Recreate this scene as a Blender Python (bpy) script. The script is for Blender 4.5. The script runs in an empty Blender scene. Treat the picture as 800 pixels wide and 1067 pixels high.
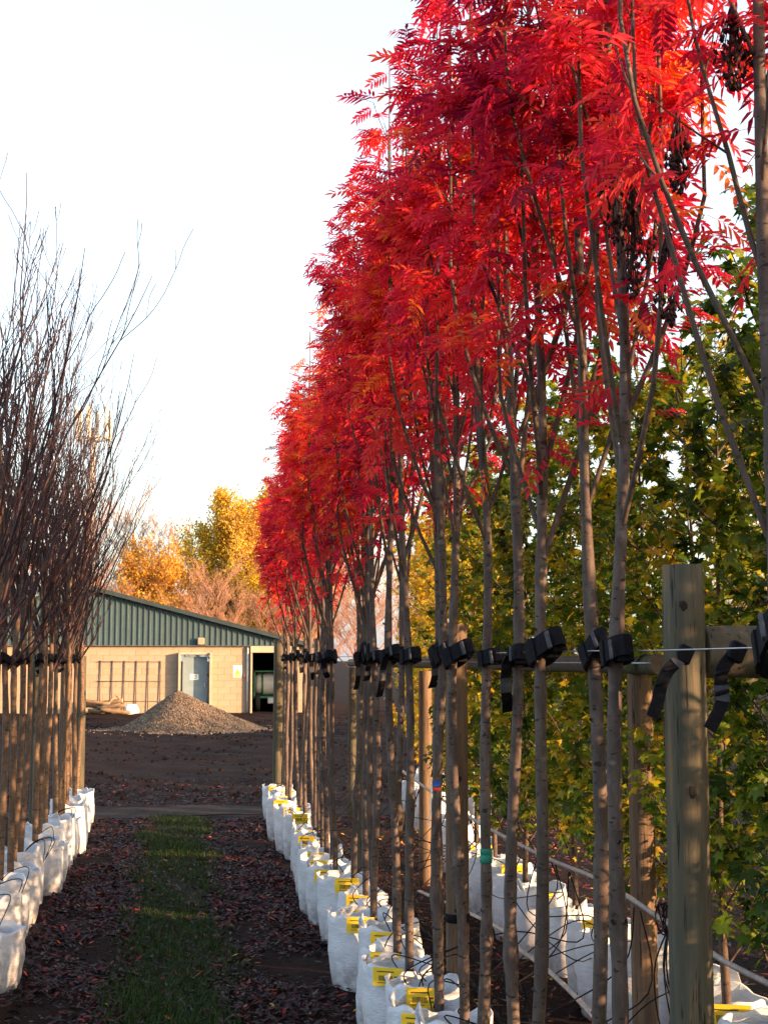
import bpy, math, random
import numpy as np
R = math.radians
scene = bpy.context.scene
col = scene.collection

# ------------------------------------------------------------------ camera
CAM_H = 1.85
cam = bpy.data.cameras.new('camera')
cam.sensor_fit = 'VERTICAL'; cam.sensor_height = 24.0
cam.lens = 24.0 * 1500.0 / 1067.0
cam.clip_start = 0.05; cam.clip_end = 6000
camo = bpy.data.objects.new('camera', cam); col.objects.link(camo)
camo.location = (0, 0, CAM_H)
camo.rotation_euler = (R(90 + 5.881), 0, -R(7.928))
scene.camera = camo

# ------------------------------------------------------------------ light
SUN_EL, SUN_AZ = 9.0, 124.0          # azimuth clockwise from +Y
se, sa = R(SUN_EL), R(SUN_AZ)
to_sun = np.array([math.sin(sa)*math.cos(se), math.cos(sa)*math.cos(se), math.sin(se)])
world = bpy.data.worlds.new('World'); scene.world = world
world.use_nodes = True
nt = world.node_tree; nt.nodes.clear()
sky = nt.nodes.new('ShaderNodeTexSky'); sky.sky_type = 'NISHITA'; sky.sun_disc = False
sky.sun_elevation = se; sky.sun_rotation = sa
sky.air_density = 1.0; sky.dust_density = 3.0; sky.ozone_density = 1.0
bg = nt.nodes.new('ShaderNodeBackground'); bg.inputs['Strength'].default_value = 0.13
veil = nt.nodes.new('ShaderNodeBackground')      # thin bright veil of high cloud, even over the whole sky
veil.inputs['Color'].default_value = (0.84, 0.90, 1.0, 1); veil.inputs['Strength'].default_value = 0.205
addn = nt.nodes.new('ShaderNodeAddShader')
wo = nt.nodes.new('ShaderNodeOutputWorld')
nt.links.new(sky.outputs[0], bg.inputs['Color'])
nt.links.new(bg.outputs[0], addn.inputs[0]); nt.links.new(veil.outputs[0], addn.inputs[1])
nt.links.new(addn.outputs[0], wo.inputs['Surface'])

sun = bpy.data.lights.new('sun', 'SUN'); sun.energy = 5.0; sun.angle = R(0.53)
sun.color = (1.0, 0.59, 0.30)
suno = bpy.data.objects.new('sun', sun); col.objects.link(suno)
suno.location = (20, -8, 12)
from mathutils import Vector, Matrix
suno.rotation_euler = Vector(to_sun).to_track_quat('Z', 'Y').to_euler()

vs = scene.view_settings
vs.view_transform = 'Standard'; vs.look = 'None'; vs.gamma = 1; vs.use_curve_mapping = False
vs.exposure = 1.7
scene.render.engine = 'CYCLES'
scene.cycles.max_bounces = 5; scene.cycles.diffuse_bounces = 3; scene.cycles.glossy_bounces = 2; scene.cycles.transmission_bounces = 4
ORD = ['first', 'second', 'third', 'fourth', 'fifth', 'sixth', 'seventh', 'eighth', 'ninth', 'tenth', 'eleventh', 'twelfth', 'thirteenth', 'fourteenth', 'fifteenth', 'sixteenth', 'seventeenth', 'eighteenth', 'nineteenth', 'twentieth'] + ['twenty-'+w for w in ('first', 'second', 'third', 'fourth', 'fifth', 'sixth', 'seventh', 'eighth', 'ninth')] + ['thirtieth']

# ------------------------------------------------------------------ helpers
def tag(o, label=None, cat=None, group=None, kind=None):
    if label: o['label'] = label
    if cat: o['category'] = cat
    if group: o['group'] = group
    if kind: o['kind'] = kind
    return o

def empty(name, loc=(0, 0, 0), rz=0):
    o = bpy.data.objects.new(name, None); col.objects.link(o)
    o.location = loc; o.rotation_euler = (0, 0, rz); o.empty_display_size = 0.1
    return o

def link(name, me, parent=None):
    o = bpy.data.objects.new(name, me); col.objects.link(o)
    if parent is not None: o.parent = parent
    return o

def copy_tree(o, parent=None):
    c = o.copy(); col.objects.link(c); c.parent = parent
    for ch in [x for x in o.children]:
        copy_tree(ch, c)
    return c

def mesh(name, V, F, mat, smooth=False, var=None):
    """V (n,3), F (m,4) or list of faces."""
    me = bpy.data.meshes.new(name)
    V = np.asarray(V, dtype=np.float32)
    if isinstance(F, np.ndarray):
        n, k = F.shape
        me.vertices.add(len(V)); me.vertices.foreach_set('co', V.ravel())
        me.loops.add(n*k); me.loops.foreach_set('vertex_index', F.astype(np.int32).ravel())
        me.polygons.add(n); me.polygons.foreach_set('loop_start', np.arange(0, n*k, k, dtype=np.int32))
        me.update(calc_edges=True)
    else:
        me.from_pydata([tuple(map(float, v)) for v in V], [], [tuple(f) for f in F]); me.update()
    if var is not None:
        a = me.attributes.new('var', 'FLOAT', 'FACE'); a.data.foreach_set('value', np.asarray(var, dtype=np.float32))
    if smooth:
        me.polygons.foreach_set('use_smooth', np.ones(len(me.polygons), dtype=bool))
    me.materials.append(mat)
    return me

class MB:
    """collects simple shapes into one mesh"""
    def __init__(s): s.v = []; s.f = []
    def add(s, V, F):
        b = len(s.v); s.v += [tuple(map(float, p)) for p in V]; s.f += [tuple(i+b for i in f) for f in F]; return s
    def box(s, c, d, bev=0.0, rot=None):
        x, y, z = d[0]/2, d[1]/2, d[2]/2
        if bev <= 0:
            V = [(-x,-y,-z),(x,-y,-z),(x,y,-z),(-x,y,-z),(-x,-y,z),(x,-y,z),(x,y,z),(-x,y,z)]
            F = [(0,3,2,1),(4,5,6,7),(0,1,5,4),(1,2,6,5),(2,3,7,6),(3,0,4,7)]
        else:
            b = bev; V = []
            for zz, k in ((-z, b), (-z+b, 0), (z-b, 0), (z, b)):
                X, Y = x-k, y-k
                V += [(-X+b,-Y,zz),(X-b,-Y,zz),(X,-Y+b,zz),(X,Y-b,zz),(X-b,Y,zz),(-X+b,Y,zz),(-X,Y-b,zz),(-X,-Y+b,zz)]
            F = [tuple(range(7,-1,-1)), tuple(range(24,32))]
            for r in range(3):
                for i in range(8):
                    j = (i+1) % 8; F.append((r*8+i, r*8+j, r*8+8+j, r*8+8+i))
        V = [Vector(v) for v in V]
        if rot is not None: V = [rot @ v for v in V]
        return s.add([(v[0]+c[0], v[1]+c[1], v[2]+c[2]) for v in V], F)
    def tube(s, pts, rad, n=8, cap=True):
        V, F = tube_arrays(pts, rad, n); s.add(V, [tuple(f) for f in F])
        if cap:
            m = len(pts); b = len(s.v)-m*n
            s.f.append(tuple(b+i for i in range(n-1, -1, -1))); s.f.append(tuple(b+(m-1)*n+i for i in range(n)))
        return s
    def strip(s, pts, wdir, w, t):
        """rectangular belt w wide, t thick along pts"""
        P = [Vector(p) for p in pts]; V = []; m = len(P)
        for i, p in enumerate(P):
            T = (P[min(i+1, m-1)]-P[max(i-1, 0)]).normalized()
            W = Vector(wdir[i] if isinstance(wdir, list) else wdir); W = (W-T*W.dot(T)).normalized()
            N = T.cross(W).normalized()
            for a, b in ((-1,-1),(1,-1),(1,1),(-1,1)): V.append(p+W*(a*w/2)+N*(b*t/2))
        F = []
        for i in range(m-1):
            for k in range(4):
                l = (k+1) % 4; F.append((i*4+k, i*4+l, i*4+4+l, i*4+4+k))
        F += [(3,2,1,0), tuple((m-1)*4+k for k in range(4))]
        return s.add(V, F)
    def lathe(s, prof, n=16, c=(0,0,0), axis='z'):
        V = []; m = len(prof)
        for r, z in prof:
            for k in range(n):
                a = 2*math.pi*k/n; p = (r*math.cos(a), r*math.sin(a), z)
                if axis == 'x': p = (p[2], p[0], p[1])
                if axis == 'y': p = (p[0], p[2], p[1])
                V.append((p[0]+c[0], p[1]+c[1], p[2]+c[2]))
        F = [(i*n+k, i*n+(k+1) % n, (i+1)*n+(k+1) % n, (i+1)*n+k) for i in range(m-1) for k in range(n)]
        F += [tuple(range(n-1, -1, -1)), tuple((m-1)*n+k for k in range(n))]
        return s.add(V, F)
    def build(s, name, mat, parent=None, smooth=False):
        return link(name, mesh(name, s.v, s.f, mat, smooth), parent)

def tube_arrays(pts, rad, n=8):
    P = np.asarray(pts, float); m = len(P); rad = np.broadcast_to(np.asarray(rad, float), (m,))
    T = np.gradient(P, axis=0); T /= np.linalg.norm(T, axis=1)[:, None]+1e-9
    ref = np.array([0., 0., 1.]) if abs(T[:, 2]).mean() < 0.8 else np.array([1., 0., 0.])
    A = np.cross(T, ref); A /= np.linalg.norm(A, axis=1)[:, None]+1e-9
    B = np.cross(T, A)
    th = np.arange(n)*2*np.pi/n
    V = P[:, None, :] + rad[:, None, None]*(A[:, None, :]*np.cos(th)[None, :, None] + B[:, None, :]*np.sin(th)[None, :, None])
    i, k = np.meshgrid(np.arange(m-1), np.arange(n), indexing='ij'); l = (k+1) % n
    F = np.stack([i*n+k, i*n+l, (i+1)*n+l, (i+1)*n+k], -1).reshape(-1, 4)
    return V.reshape(-1, 3), F

def sticks(P0, P1, r0, r1, n=3):
    P0 = np.asarray(P0, float); P1 = np.asarray(P1, float); r0 = np.asarray(r0)[:, None, None]; r1 = np.asarray(r1)[:, None, None]
    D = P1-P0; D /= np.linalg.norm(D, axis=1)[:, None]+1e-9
    ref = np.where(np.abs(D[:, 2:3]) > 0.8, np.array([[1., 0, 0]]), np.array([[0, 0, 1.]]))
    A = np.cross(D, ref); A /= np.linalg.norm(A, axis=1)[:, None]; B = np.cross(D, A)
    th = np.arange(n)*2*np.pi/n
    ring = A[:, None]*np.cos(th)[None, :, None]+B[:, None]*np.sin(th)[None, :, None]
    V = np.concatenate([P0[:, None]+ring*r0, P1[:, None]+ring*r1], 1)
    base = np.arange(len(P0))[:, None, None]*2*n
    k = np.arange(n); l = (k+1) % n
    F = base+np.stack([k, l, l+n, k+n], -1)[None]
    return V.reshape(-1, 3), F.reshape(-1, 4)

def join(parts):
    V = []; F = []; b = 0
    for v, f in parts: V.append(v); F.append(f+b); b += len(v)
    return np.concatenate(V), np.concatenate(F)

def unit(a): return a/(np.linalg.norm(a, axis=-1, keepdims=True)+1e-9)

def scatter(tv, tf, pos, X, Z, scale):
    """copies template (x forward, z up) with frames"""
    X = unit(X); Y = unit(np.cross(Z, X)); Z = np.cross(X, Y)
    M = np.stack([X, Y, Z], -1)*scale[:, None, None]
    V = np.einsum('nij,mj->nmi', M, tv)+pos[:, None]
    F = tf[None]+(np.arange(len(pos))*len(tv))[:, None, None]
    return V.reshape(-1, 3), F.reshape(-1, tf.shape[1])

# ------------------------------------------------------------------ materials
def newmat(name):
    m = bpy.data.materials.new(name); m.use_nodes = True
    t = m.node_tree; t.nodes.clear(); out = t.nodes.new('ShaderNodeOutputMaterial')
    return m, t, out

def ramp(t, stops):
    r = t.nodes.new('ShaderNodeValToRGB'); e = r.color_ramp.elements
    while len(e) < len(stops): e.new(0.5)
    for i, (p, c) in enumerate(stops): e[i].position = p; e[i].color = (*c, 1)
    return r

def noise(t, scale, detail=6, rough=0.6, stretch=None, src='Object'):
    n = t.nodes.new('ShaderNodeTexNoise'); n.inputs['Scale'].default_value = scale
    n.inputs['Detail'].default_value = detail; n.inputs['Roughness'].default_value = rough
    tc = t.nodes.new('ShaderNodeTexCoord')
    if stretch:
        mp = t.nodes.new('ShaderNodeMapping'); mp.inputs['Scale'].default_value = stretch
        t.links.new(tc.outputs[src], mp.inputs[0]); t.links.new(mp.outputs[0], n.inputs['Vector'])
    else: t.links.new(tc.outputs[src], n.inputs['Vector'])
    return n

def solid(name, stops, scale=8, rough=0.8, bump=0.0, bscale=None, stretch=None, spec=0.3, metal=0, bdist=0.01, src='Object', detail=6):
    m, t, out = newmat(name)
    p = t.nodes.new('ShaderNodeBsdfPrincipled'); t.links.new(p.outputs[0], out.inputs[0])
    p.inputs['Roughness'].default_value = rough; p.inputs['Specular IOR Level'].default_value = spec; p.inputs['Metallic'].default_value = metal
    n = noise(t, scale, detail, 0.65, stretch, src); r = ramp(t, stops)
    t.links.new(n.outputs['Fac'], r.inputs[0]); t.links.new(r.outputs[0], p.inputs['Base Color'])
    if bump:
        n2 = noise(t, bscale or scale*3, 8, 0.65, stretch, src); b = t.nodes.new('ShaderNodeBump')
        b.inputs['Strength'].default_value = bump; b.inputs['Distance'].default_value = bdist
        t.links.new(n2.outputs['Fac'], b.inputs['Height']); t.links.new(b.outputs[0], p.inputs['Normal'])
    return m

def overlay(m, stops, scale, stretch, color, detail=4, object_z=None, bump=0.0):
    """second layer of marks (scars, cracks, stains, splashed dirt) over a solid() material"""
    t = m.node_tree; p = [n for n in t.nodes if n.type == 'BSDF_PRINCIPLED'][0]
    old = p.inputs['Base Color'].links[0].from_socket
    n = noise(t, scale, detail, 0.6, stretch); r = ramp(t, stops); t.links.new(n.outputs['Fac'], r.inputs[0]); fac = r.outputs[0]
    if object_z:                                        # dirt thrown up from the ground: heavier near the foot
        tc = t.nodes.new('ShaderNodeTexCoord'); sx = t.nodes.new('ShaderNodeSeparateXYZ'); t.links.new(tc.outputs['Object'], sx.inputs[0])
        mr = t.nodes.new('ShaderNodeMapRange'); mr.inputs[1].default_value = object_z[0]; mr.inputs[2].default_value = object_z[1]; mr.inputs[3].default_value = 1; mr.inputs[4].default_value = 0
        t.links.new(sx.outputs[2], mr.inputs[0]); mm = t.nodes.new('ShaderNodeMath'); mm.operation = 'MULTIPLY'; t.links.new(fac, mm.inputs[0]); t.links.new(mr.outputs[0], mm.inputs[1]); fac = mm.outputs[0]
    mx = t.nodes.new('ShaderNodeMix'); mx.data_type = 'RGBA'; t.links.new(fac, mx.inputs['Factor']); t.links.new(old, mx.inputs['A']); mx.inputs['B'].default_value = (*color, 1)
    t.links.new(mx.outputs['Result'], p.inputs['Base Color'])
    return m

def leafmat(name, stops, transl=0.45, hue=0.03, rough=0.45, objvar=0.25, tint=(1, 1, 1)):
    m, t, out = newmat(name)
    at = t.nodes.new('ShaderNodeAttribute'); at.attribute_name = 'var'
    oi = t.nodes.new('ShaderNodeObjectInfo')
    ma = t.nodes.new('ShaderNodeMath'); ma.operation = 'MULTIPLY_ADD'
    ma.inputs[1].default_value = objvar; ma.inputs[2].default_value = -objvar/2
    t.links.new(oi.outputs['Random'], ma.inputs[0])
    ad = t.nodes.new('ShaderNodeMath'); ad.operation = 'ADD'; ad.use_clamp = True
    t.links.new(at.outputs['Fac'], ad.inputs[0]); t.links.new(ma.outputs[0], ad.inputs[1])
    r = ramp(t, stops); t.links.new(ad.outputs[0], r.inputs[0])
    p = t.nodes.new('ShaderNodeBsdfPrincipled'); p.inputs['Roughness'].default_value = rough; p.inputs['Specular IOR Level'].default_value = 0.25
    tr = t.nodes.new('ShaderNodeBsdfTranslucent'); mx = t.nodes.new('ShaderNodeMixShader'); mx.inputs[0].default_value = transl
    t.links.new(r.outputs[0], p.inputs['Base Color']); t.links.new(r.outputs[0], tr.inputs['Color'])
    t.links.new(p.outputs[0], mx.inputs[1]); t.links.new(tr.outputs[0], mx.inputs[2]); t.links.new(mx.outputs[0], out.inputs[0])
    return m

M = {}
M['soil'] = solid('soil', [(0.25, (0.006, 0.0035, 0.0038)), (0.5, (0.014, 0.0075, 0.007)), (0.75, (0.030, 0.016, 0.012))], 1.3, 0.95, 0.9, 14, bdist=0.05, spec=0.1, detail=12)
M['track'] = solid('track', [(0.3, (0.014, 0.010, 0.010)), (0.7, (0.046, 0.037, 0.034))], 3, 0.95, 0.6, 30, bdist=0.03, spec=0.1)
M['turf'] = solid('turf', [(0.3, (0.008, 0.012, 0.005)), (0.7, (0.016, 0.025, 0.008))], 20, 0.95, 0.6, 60, spec=0.1)
M['grass'] = leafmat('grass', [(0, (0.009, 0.022, 0.003)), (0.6, (0.022, 0.055, 0.005)), (1, (0.085, 0.085, 0.012))], 0.3, objvar=0)
M['litter'] = leafmat('litter', [(0, (0.007, 0.004, 0.005)), (0.4, (0.022, 0.009, 0.011)), (0.7, (0.06, 0.022, 0.022)), (0.88, (0.22, 0.015, 0.02)), (0.96, (0.42, 0.10, 0.03)), (1, (0.42, 0.26, 0.05))], 0.15, objvar=0, rough=0.5)
M['red_leaf'] = leafmat('red_leaf', [(0, (0.26, 0.008, 0.045)), (0.3, (0.60, 0.018, 0.052)), (0.65, (0.82, 0.034, 0.052)), (0.9, (0.86, 0.085, 0.042)), (1, (0.80, 0.20, 0.03))], 0.6, objvar=0.36)
M['green_leaf'] = leafmat('green_leaf', [(0, (0.025, 0.06, 0.010)), (0.3, (0.09, 0.17, 0.014)), (0.55, (0.25, 0.28, 0.018)), (0.8, (0.50, 0.38, 0.025)), (1, (0.58, 0.34, 0.03))], 0.5, objvar=0.22)
M['gold_leaf'] = leafmat('gold_leaf', [(0, (0.24, 0.26, 0.03)), (0.3, (0.55, 0.42, 0.04)), (0.7, (0.68, 0.45, 0.05)), (1, (0.70, 0.36, 0.06))], 0.5, objvar=0.15)
M['orange_leaf'] = leafmat('orange_leaf', [(0, (0.45, 0.26, 0.05)), (0.5, (0.62, 0.33, 0.04)), (1, (0.62, 0.22, 0.05))], 0.5, objvar=0.1)
M['seed'] = solid('seed', [(0.3, (0.010, 0.005, 0.006)), (0.7, (0.05, 0.014, 0.014))], 90, 0.7)
M['bark'] = solid('bark', [(0.25, (0.035, 0.026, 0.023)), (0.5, (0.085, 0.062, 0.054)), (0.75, (0.155, 0.122, 0.108))], 26, 0.75, 0.5, 60, stretch=(1, 1, 0.35), bdist=0.004)
M['bark_dark'] = solid('bark_dark', [(0.25, (0.03, 0.021, 0.018)), (0.75, (0.115, 0.078, 0.06))], 26, 0.75, 0.5, 60, stretch=(1, 1, 0.35), bdist=0.004)
M['bark_warm'] = solid('bark_warm', [(0.25, (0.05, 0.032, 0.022)), (0.75, (0.21, 0.135, 0.085))], 26, 0.7, 0.5, 60, stretch=(1, 1, 0.35), bdist=0.004)
M['whip'] = solid('whip', [(0.3, (0.016, 0.008, 0.011)), (0.7, (0.065, 0.030, 0.030))], 14, 0.6)
M['far_bark'] = solid('far_bark', [(0.3, (0.24, 0.125, 0.085)), (0.7, (0.40, 0.22, 0.15))], 3, 0.85)
M['post'] = solid('post', [(0.25, (0.026, 0.024, 0.018)), (0.42, (0.058, 0.056, 0.040)), (0.58, (0.09, 0.082, 0.058)), (0.68, (0.19, 0.115, 0.055)), (0.8, (0.12, 0.092, 0.062))], 9, 0.85, 0.5, 34, stretch=(3, 3, 0.22), bdist=0.006, detail=10)
M['post_brown'] = solid('post_brown', [(0.25, (0.055, 0.036, 0.024)), (0.5, (0.13, 0.085, 0.055)), (0.75, (0.21, 0.145, 0.09))], 9, 0.85, 0.5, 34, stretch=(3, 3, 0.22), bdist=0.006, detail=10)
M['post_end'] = solid('post_end', [(0.3, (0.10, 0.075, 0.05)), (0.7, (0.19, 0.15, 0.10))], 40, 0.9, 0.4, 90)
M['knot'] = solid('knot', [(0.3, (0.012, 0.009, 0.007)), (0.7, (0.035, 0.025, 0.018))], 60, 0.9)
M['rubber'] = solid('rubber', [(0.3, (0.004, 0.004, 0.006)), (0.7, (0.011, 0.011, 0.016))], 40, 0.75, 0.2, 120, spec=0.1)
M['webbing'] = solid('webbing', [(0.3, (0.03, 0.033, 0.045)), (0.7, (0.07, 0.075, 0.095))], 60, 0.6, spec=0.2)
M['wire'] = solid('wire', [(0.3, (0.30, 0.31, 0.33)), (0.7, (0.5, 0.5, 0.52))], 60, 0.35, metal=0.9, spec=0.5)
M['bag'] = solid('bag', [(0.25, (0.36, 0.38, 0.43)), (0.42, (0.52, 0.55, 0.61)), (0.7, (0.62, 0.65, 0.71))], 9, 0.5, 0.6, 34, stretch=(1, 1, 3.2), bdist=0.012, spec=0.4)
M['bag_soil'] = solid('bag_soil', [(0.3, (0.012, 0.008, 0.007)), (0.7, (0.05, 0.03, 0.025))], 40, 0.95, 0.8, 90)
M['yellow'] = solid('yellow_card', [(0.3, (0.72, 0.47, 0.015)), (0.7, (0.80, 0.56, 0.03))], 20, 0.5)
M['ink'] = solid('ink', [(0.3, (0.05, 0.04, 0.02)), (0.7, (0.08, 0.06, 0.03))], 90, 0.6)
M['hose'] = solid('hose', [(0.3, (0.16, 0.14, 0.13)), (0.7, (0.36, 0.33, 0.31))], 25, 0.4, spec=0.5)
M['tube'] = solid('drip', [(0.3, (0.005, 0.005, 0.007)), (0.7, (0.013, 0.013, 0.018))], 25, 0.7, spec=0.1)
M['white_pipe'] = solid('white_pipe', [(0.3, (0.7, 0.7, 0.7)), (0.7, (0.8, 0.8, 0.8))], 25, 0.4)
M['blue'] = solid('blue', [(0.3, (0.02, 0.08, 0.42)), (0.7, (0.03, 0.12, 0.5))], 25, 0.5)
M['redtag'] = solid('redtag', [(0.3, (0.5, 0.03, 0.03)), (0.7, (0.6, 0.05, 0.04))], 25, 0.5)
M['greentape'] = solid('greentape', [(0.3, (0.01, 0.16, 0.11)), (0.7, (0.02, 0.22, 0.15))], 25, 0.5)
M['cladding'] = solid('cladding', [(0.3, (0.030, 0.058, 0.072)), (0.7, (0.050, 0.088, 0.10))], 2.5, 0.55, stretch=(3, 3, 0.5), spec=0.4)
M['verge'] = solid('verge', [(0.3, (0.016, 0.028, 0.034)), (0.7, (0.028, 0.045, 0.052))], 2.5, 0.6)
M['roof'] = solid('roof', [(0.3, (0.13, 0.14, 0.14)), (0.7, (0.2, 0.21, 0.2))], 2.5, 0.7)
M['block'] = solid('block', [(0.25, (0.28, 0.205, 0.150)), (0.5, (0.33, 0.245, 0.18)), (0.75, (0.37, 0.28, 0.21))], 1.7, 0.95, 0.4, 25, bdist=0.01, src='Object')
M['block_b'] = solid('block_b', [(0.25, (0.29, 0.215, 0.16)), (0.75, (0.36, 0.27, 0.20))], 2.7, 0.95, 0.4, 25)
M['block_c'] = solid('block_c', [(0.25, (0.27, 0.20, 0.145)), (0.75, (0.33, 0.245, 0.18))], 2.7, 0.95, 0.4, 25)
M['mortar'] = solid('mortar', [(0.3, (0.26, 0.195, 0.145)), (0.7, (0.33, 0.25, 0.185))], 6, 0.95)
M['door'] = solid('door', [(0.3, (0.15, 0.21, 0.25)), (0.7, (0.20, 0.26, 0.30))], 3, 0.5)
M['cream'] = solid('cream', [(0.3, (0.30, 0.25, 0.19)), (0.7, (0.38, 0.33, 0.25))], 3, 0.7)
M['galv'] = solid('galv', [(0.3, (0.40, 0.41, 0.42)), (0.7, (0.58, 0.58, 0.58))], 6, 0.5, metal=0.3)
M['darkmetal'] = solid('darkmetal', [(0.3, (0.05, 0.045, 0.05)), (0.7, (0.10, 0.09, 0.09))], 6, 0.6)
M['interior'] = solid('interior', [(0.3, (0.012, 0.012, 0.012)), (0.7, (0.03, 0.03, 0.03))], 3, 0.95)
M['white'] = solid('white', [(0.3, (0.74, 0.74, 0.72)), (0.7, (0.82, 0.82, 0.80))], 8, 0.5)
M['tank'] = solid('tank', [(0.3, (0.60, 0.57, 0.48)), (0.7, (0.72, 0.69, 0.6))], 3, 0.4)
M['greenpaint'] = solid('greenpaint', [(0.3, (0.02, 0.12, 0.06)), (0.7, (0.04, 0.18, 0.09))], 6, 0.45)
M['tyre'] = solid('tyre', [(0.3, (0.012, 0.012, 0.012)), (0.7, (0.03, 0.03, 0.03))], 20, 0.8)
M['gravel'] = solid('gravel', [(0.2, (0.06, 0.042, 0.032)), (0.5, (0.13, 0.095, 0.07)), (0.8, (0.22, 0.165, 0.12))], 9, 0.95, 0.8, 40, bdist=0.04, detail=10)
M['stone'] = leafmat('stone', [(0, (0.05, 0.036, 0.028)), (0.5, (0.13, 0.095, 0.07)), (1, (0.25, 0.19, 0.14))], 0.0, objvar=0, rough=0.9)
M['log'] = solid('log', [(0.3, (0.09, 0.06, 0.04)), (0.7, (0.24, 0.16, 0.10))], 8, 0.9, 0.5, 30, stretch=(0.4, 3, 3))
M['logend'] = solid('logend', [(0.3, (0.30, 0.19, 0.10)), (0.7, (0.46, 0.31, 0.18))], 20, 0.9)
M['mast'] = solid('mast', [(0.3, (0.30, 0.28, 0.26)), (0.7, (0.42, 0.39, 0.36))], 3, 0.6)
M['panel'] = solid('panel', [(0.3, (0.66, 0.60, 0.52)), (0.7, (0.75, 0.69, 0.6))], 3, 0.5)

B0, W1 = (0, 0, 0), (1, 1, 1)
for k_ in ('bark', 'bark_dark', 'bark_warm'):
    overlay(M[k_], [(0.60, B0), (0.66, W1)], 30, (1, 1, 2.6), (0.020, 0.014, 0.012), 3)          # lenticels and scars
    overlay(M[k_], [(0.55, B0), (0.75, (.55, .55, .55))], 5, (1, 1, 0.6), (0.075, 0.085, 0.055), 5)  # algae patches
    overlay(M[k_], [(0.60, B0), (0.70, (.6, .6, .6))], 11, (1, 1, 1.5), (0.20, 0.17, 0.15), 5)      # pale lichen
overlay(M['post'], [(0.60, B0), (0.64, W1)], 22, (3.2, 3.2, 0.16), (0.018, 0.014, 0.010), 5)        # drying cracks
overlay(M['post_brown'], [(0.60, B0), (0.64, W1)], 22, (3.2, 3.2, 0.16), (0.020, 0.014, 0.010), 5)
overlay(M['post'], [(0.50, B0), (0.72, (.7, .7, .7))], 2.2, (1, 1, 0.7), (0.11, 0.075, 0.045), 6)   # brown weathering
overlay(M['bag'], [(0.40, B0), (0.62, (.8, .8, .8))], 14, (1, 1, 1), (0.13, 0.09, 0.07), 8, (0.0, 0.20))
overlay(M['bag'], [(0.60, B0), (0.72, (.5, .5, .5))], 7, (1, 1, .8), (0.26, 0.25, 0.22), 8)
overlay(M['block'], [(0.45, B0), (0.7, (.5, .5, .5))], 1.1, (1, 1, 1), (0.20, 0.15, 0.11), 8)

# ------------------------------------------------------------------ ground
def gz(x, y):
    x = np.asarray(x, float); y = np.asarray(y, float)
    base = 0.010*np.sin(x*3.1+y*1.3)*np.sin(y*2.3-x)+0.006*np.sin(x*9.7+1.3*y)*np.sin(y*7.9)
    yard = np.clip((y-18.5)/3, 0, 1)*np.clip((60-y)/8, 0, 1)
    rough = 0.035*np.sin(x*1.1+.6*y)*np.sin(y*1.7+.3)+0.025*np.sin(x*2.7-y*.4+2)*np.sin(y*3.9+x*.7)+0.012*np.sin(x*6.1+y*5.3)
    z = base+yard*rough
    return np.where((np.abs(x) > 70) | (y > 85) | (y < -30), 0.0, z)

def axis(lo, hi, step, far):
    a = np.arange(lo, hi+1e-6, step)
    l = lo-np.geomspace(step*2, far, 16)[::-1]; h = hi+np.geomspace(step*2, far, 16)
    return np.concatenate([l, a, h])

def sheet(name, xs, ys, mat, dz=0.0, edge=0.0, seed=0, yedge=0.0):
    XX, YY = np.meshgrid(xs, ys, indexing='ij')
    if edge:
        rng = np.random.default_rng(seed)
        XX = XX.copy(); XX[0] += rng.normal(0, edge, len(ys)); XX[-1] += rng.normal(0, edge, len(ys))
    if yedge:
        YY = YY.copy(); q = np.sin(xs*1.7)+.6*np.sin(xs*4.3+1)+.5*np.sin(xs*9.1+2)
        YY[:, 0] += yedge*q; YY[:, -1] += yedge*1.6*q[::-1]
    V = np.stack([XX, YY, gz(XX, YY)+dz], -1).reshape(-1, 3)
    n, m = len(xs), len(ys)
    i, k = np.meshgrid(np.arange(n-1), np.arange(m-1), indexing='ij')
    F = np.stack([i*m+k, (i+1)*m+k, (i+1)*m+k+1, i*m+k+1], -1).reshape(-1, 4)
    return link(name, mesh(name, V, F, mat, True))

g = sheet('ground', axis(-9, 14, 0.16, 2500), axis(0, 54, 0.16, 2500), M['soil']); tag(g, kind='structure')
g = sheet('grass_path', np.linspace(-0.30, 0.25, 7), np.arange(2.0, 17.4, 0.12), M['turf'], 0.006, 0.05, 4); tag(g, kind='structure')
g = sheet('yard_track', np.arange(-9, 14, 0.16), np.arange(17.6, 18.7, 0.13), M['track'], 0.006, yedge=0.16); tag(g, kind='structure')

rng = np.random.default_rng(11)
# grass blades
n = 42000
gy = rng.uniform(3, 17.5, n); gx = rng.uniform(-0.38, 0.32, n)+rng.normal(0, 0.05, n)+.03*np.sin(gy*2.3)+.02*np.sin(gy*5.1)
wear = np.sin(gy*1.9+gx*5)+np.sin(gy*0.8+2)+np.sin(gx*11+gy*3)+rng.normal(0, 0.8, n)
keep = (wear > -1.2); gx, gy = gx[keep], gy[keep]; n = len(gx)
az = rng.uniform(0, 2*np.pi, n); hgt = rng.uniform(0.015, 0.05, n)*(1+.35*np.sin(gy*2.7+gx*6)); w = rng.uniform(0.0018, 0.0035, n)
lean = rng.uniform(0.2, 1.0, n)
p0 = np.stack([gx, gy, gz(gx, gy)+0.004], -1)
side = np.stack([np.cos(az), np.sin(az), 0*az], -1); fwd = np.stack([-np.sin(az), np.cos(az), 0*az], -1)
V = np.stack([p0-side*w[:, None], p0+side*w[:, None], p0+side*(w*.4)[:, None]+fwd*(hgt*lean)[:, None]+np.array([0, 0, 1])*hgt[:, None],
              p0-side*(w*.4)[:, None]+fwd*(hgt*lean)[:, None]+np.array([0, 0, 1])*hgt[:, None]], 1).reshape(-1, 3)
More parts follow.
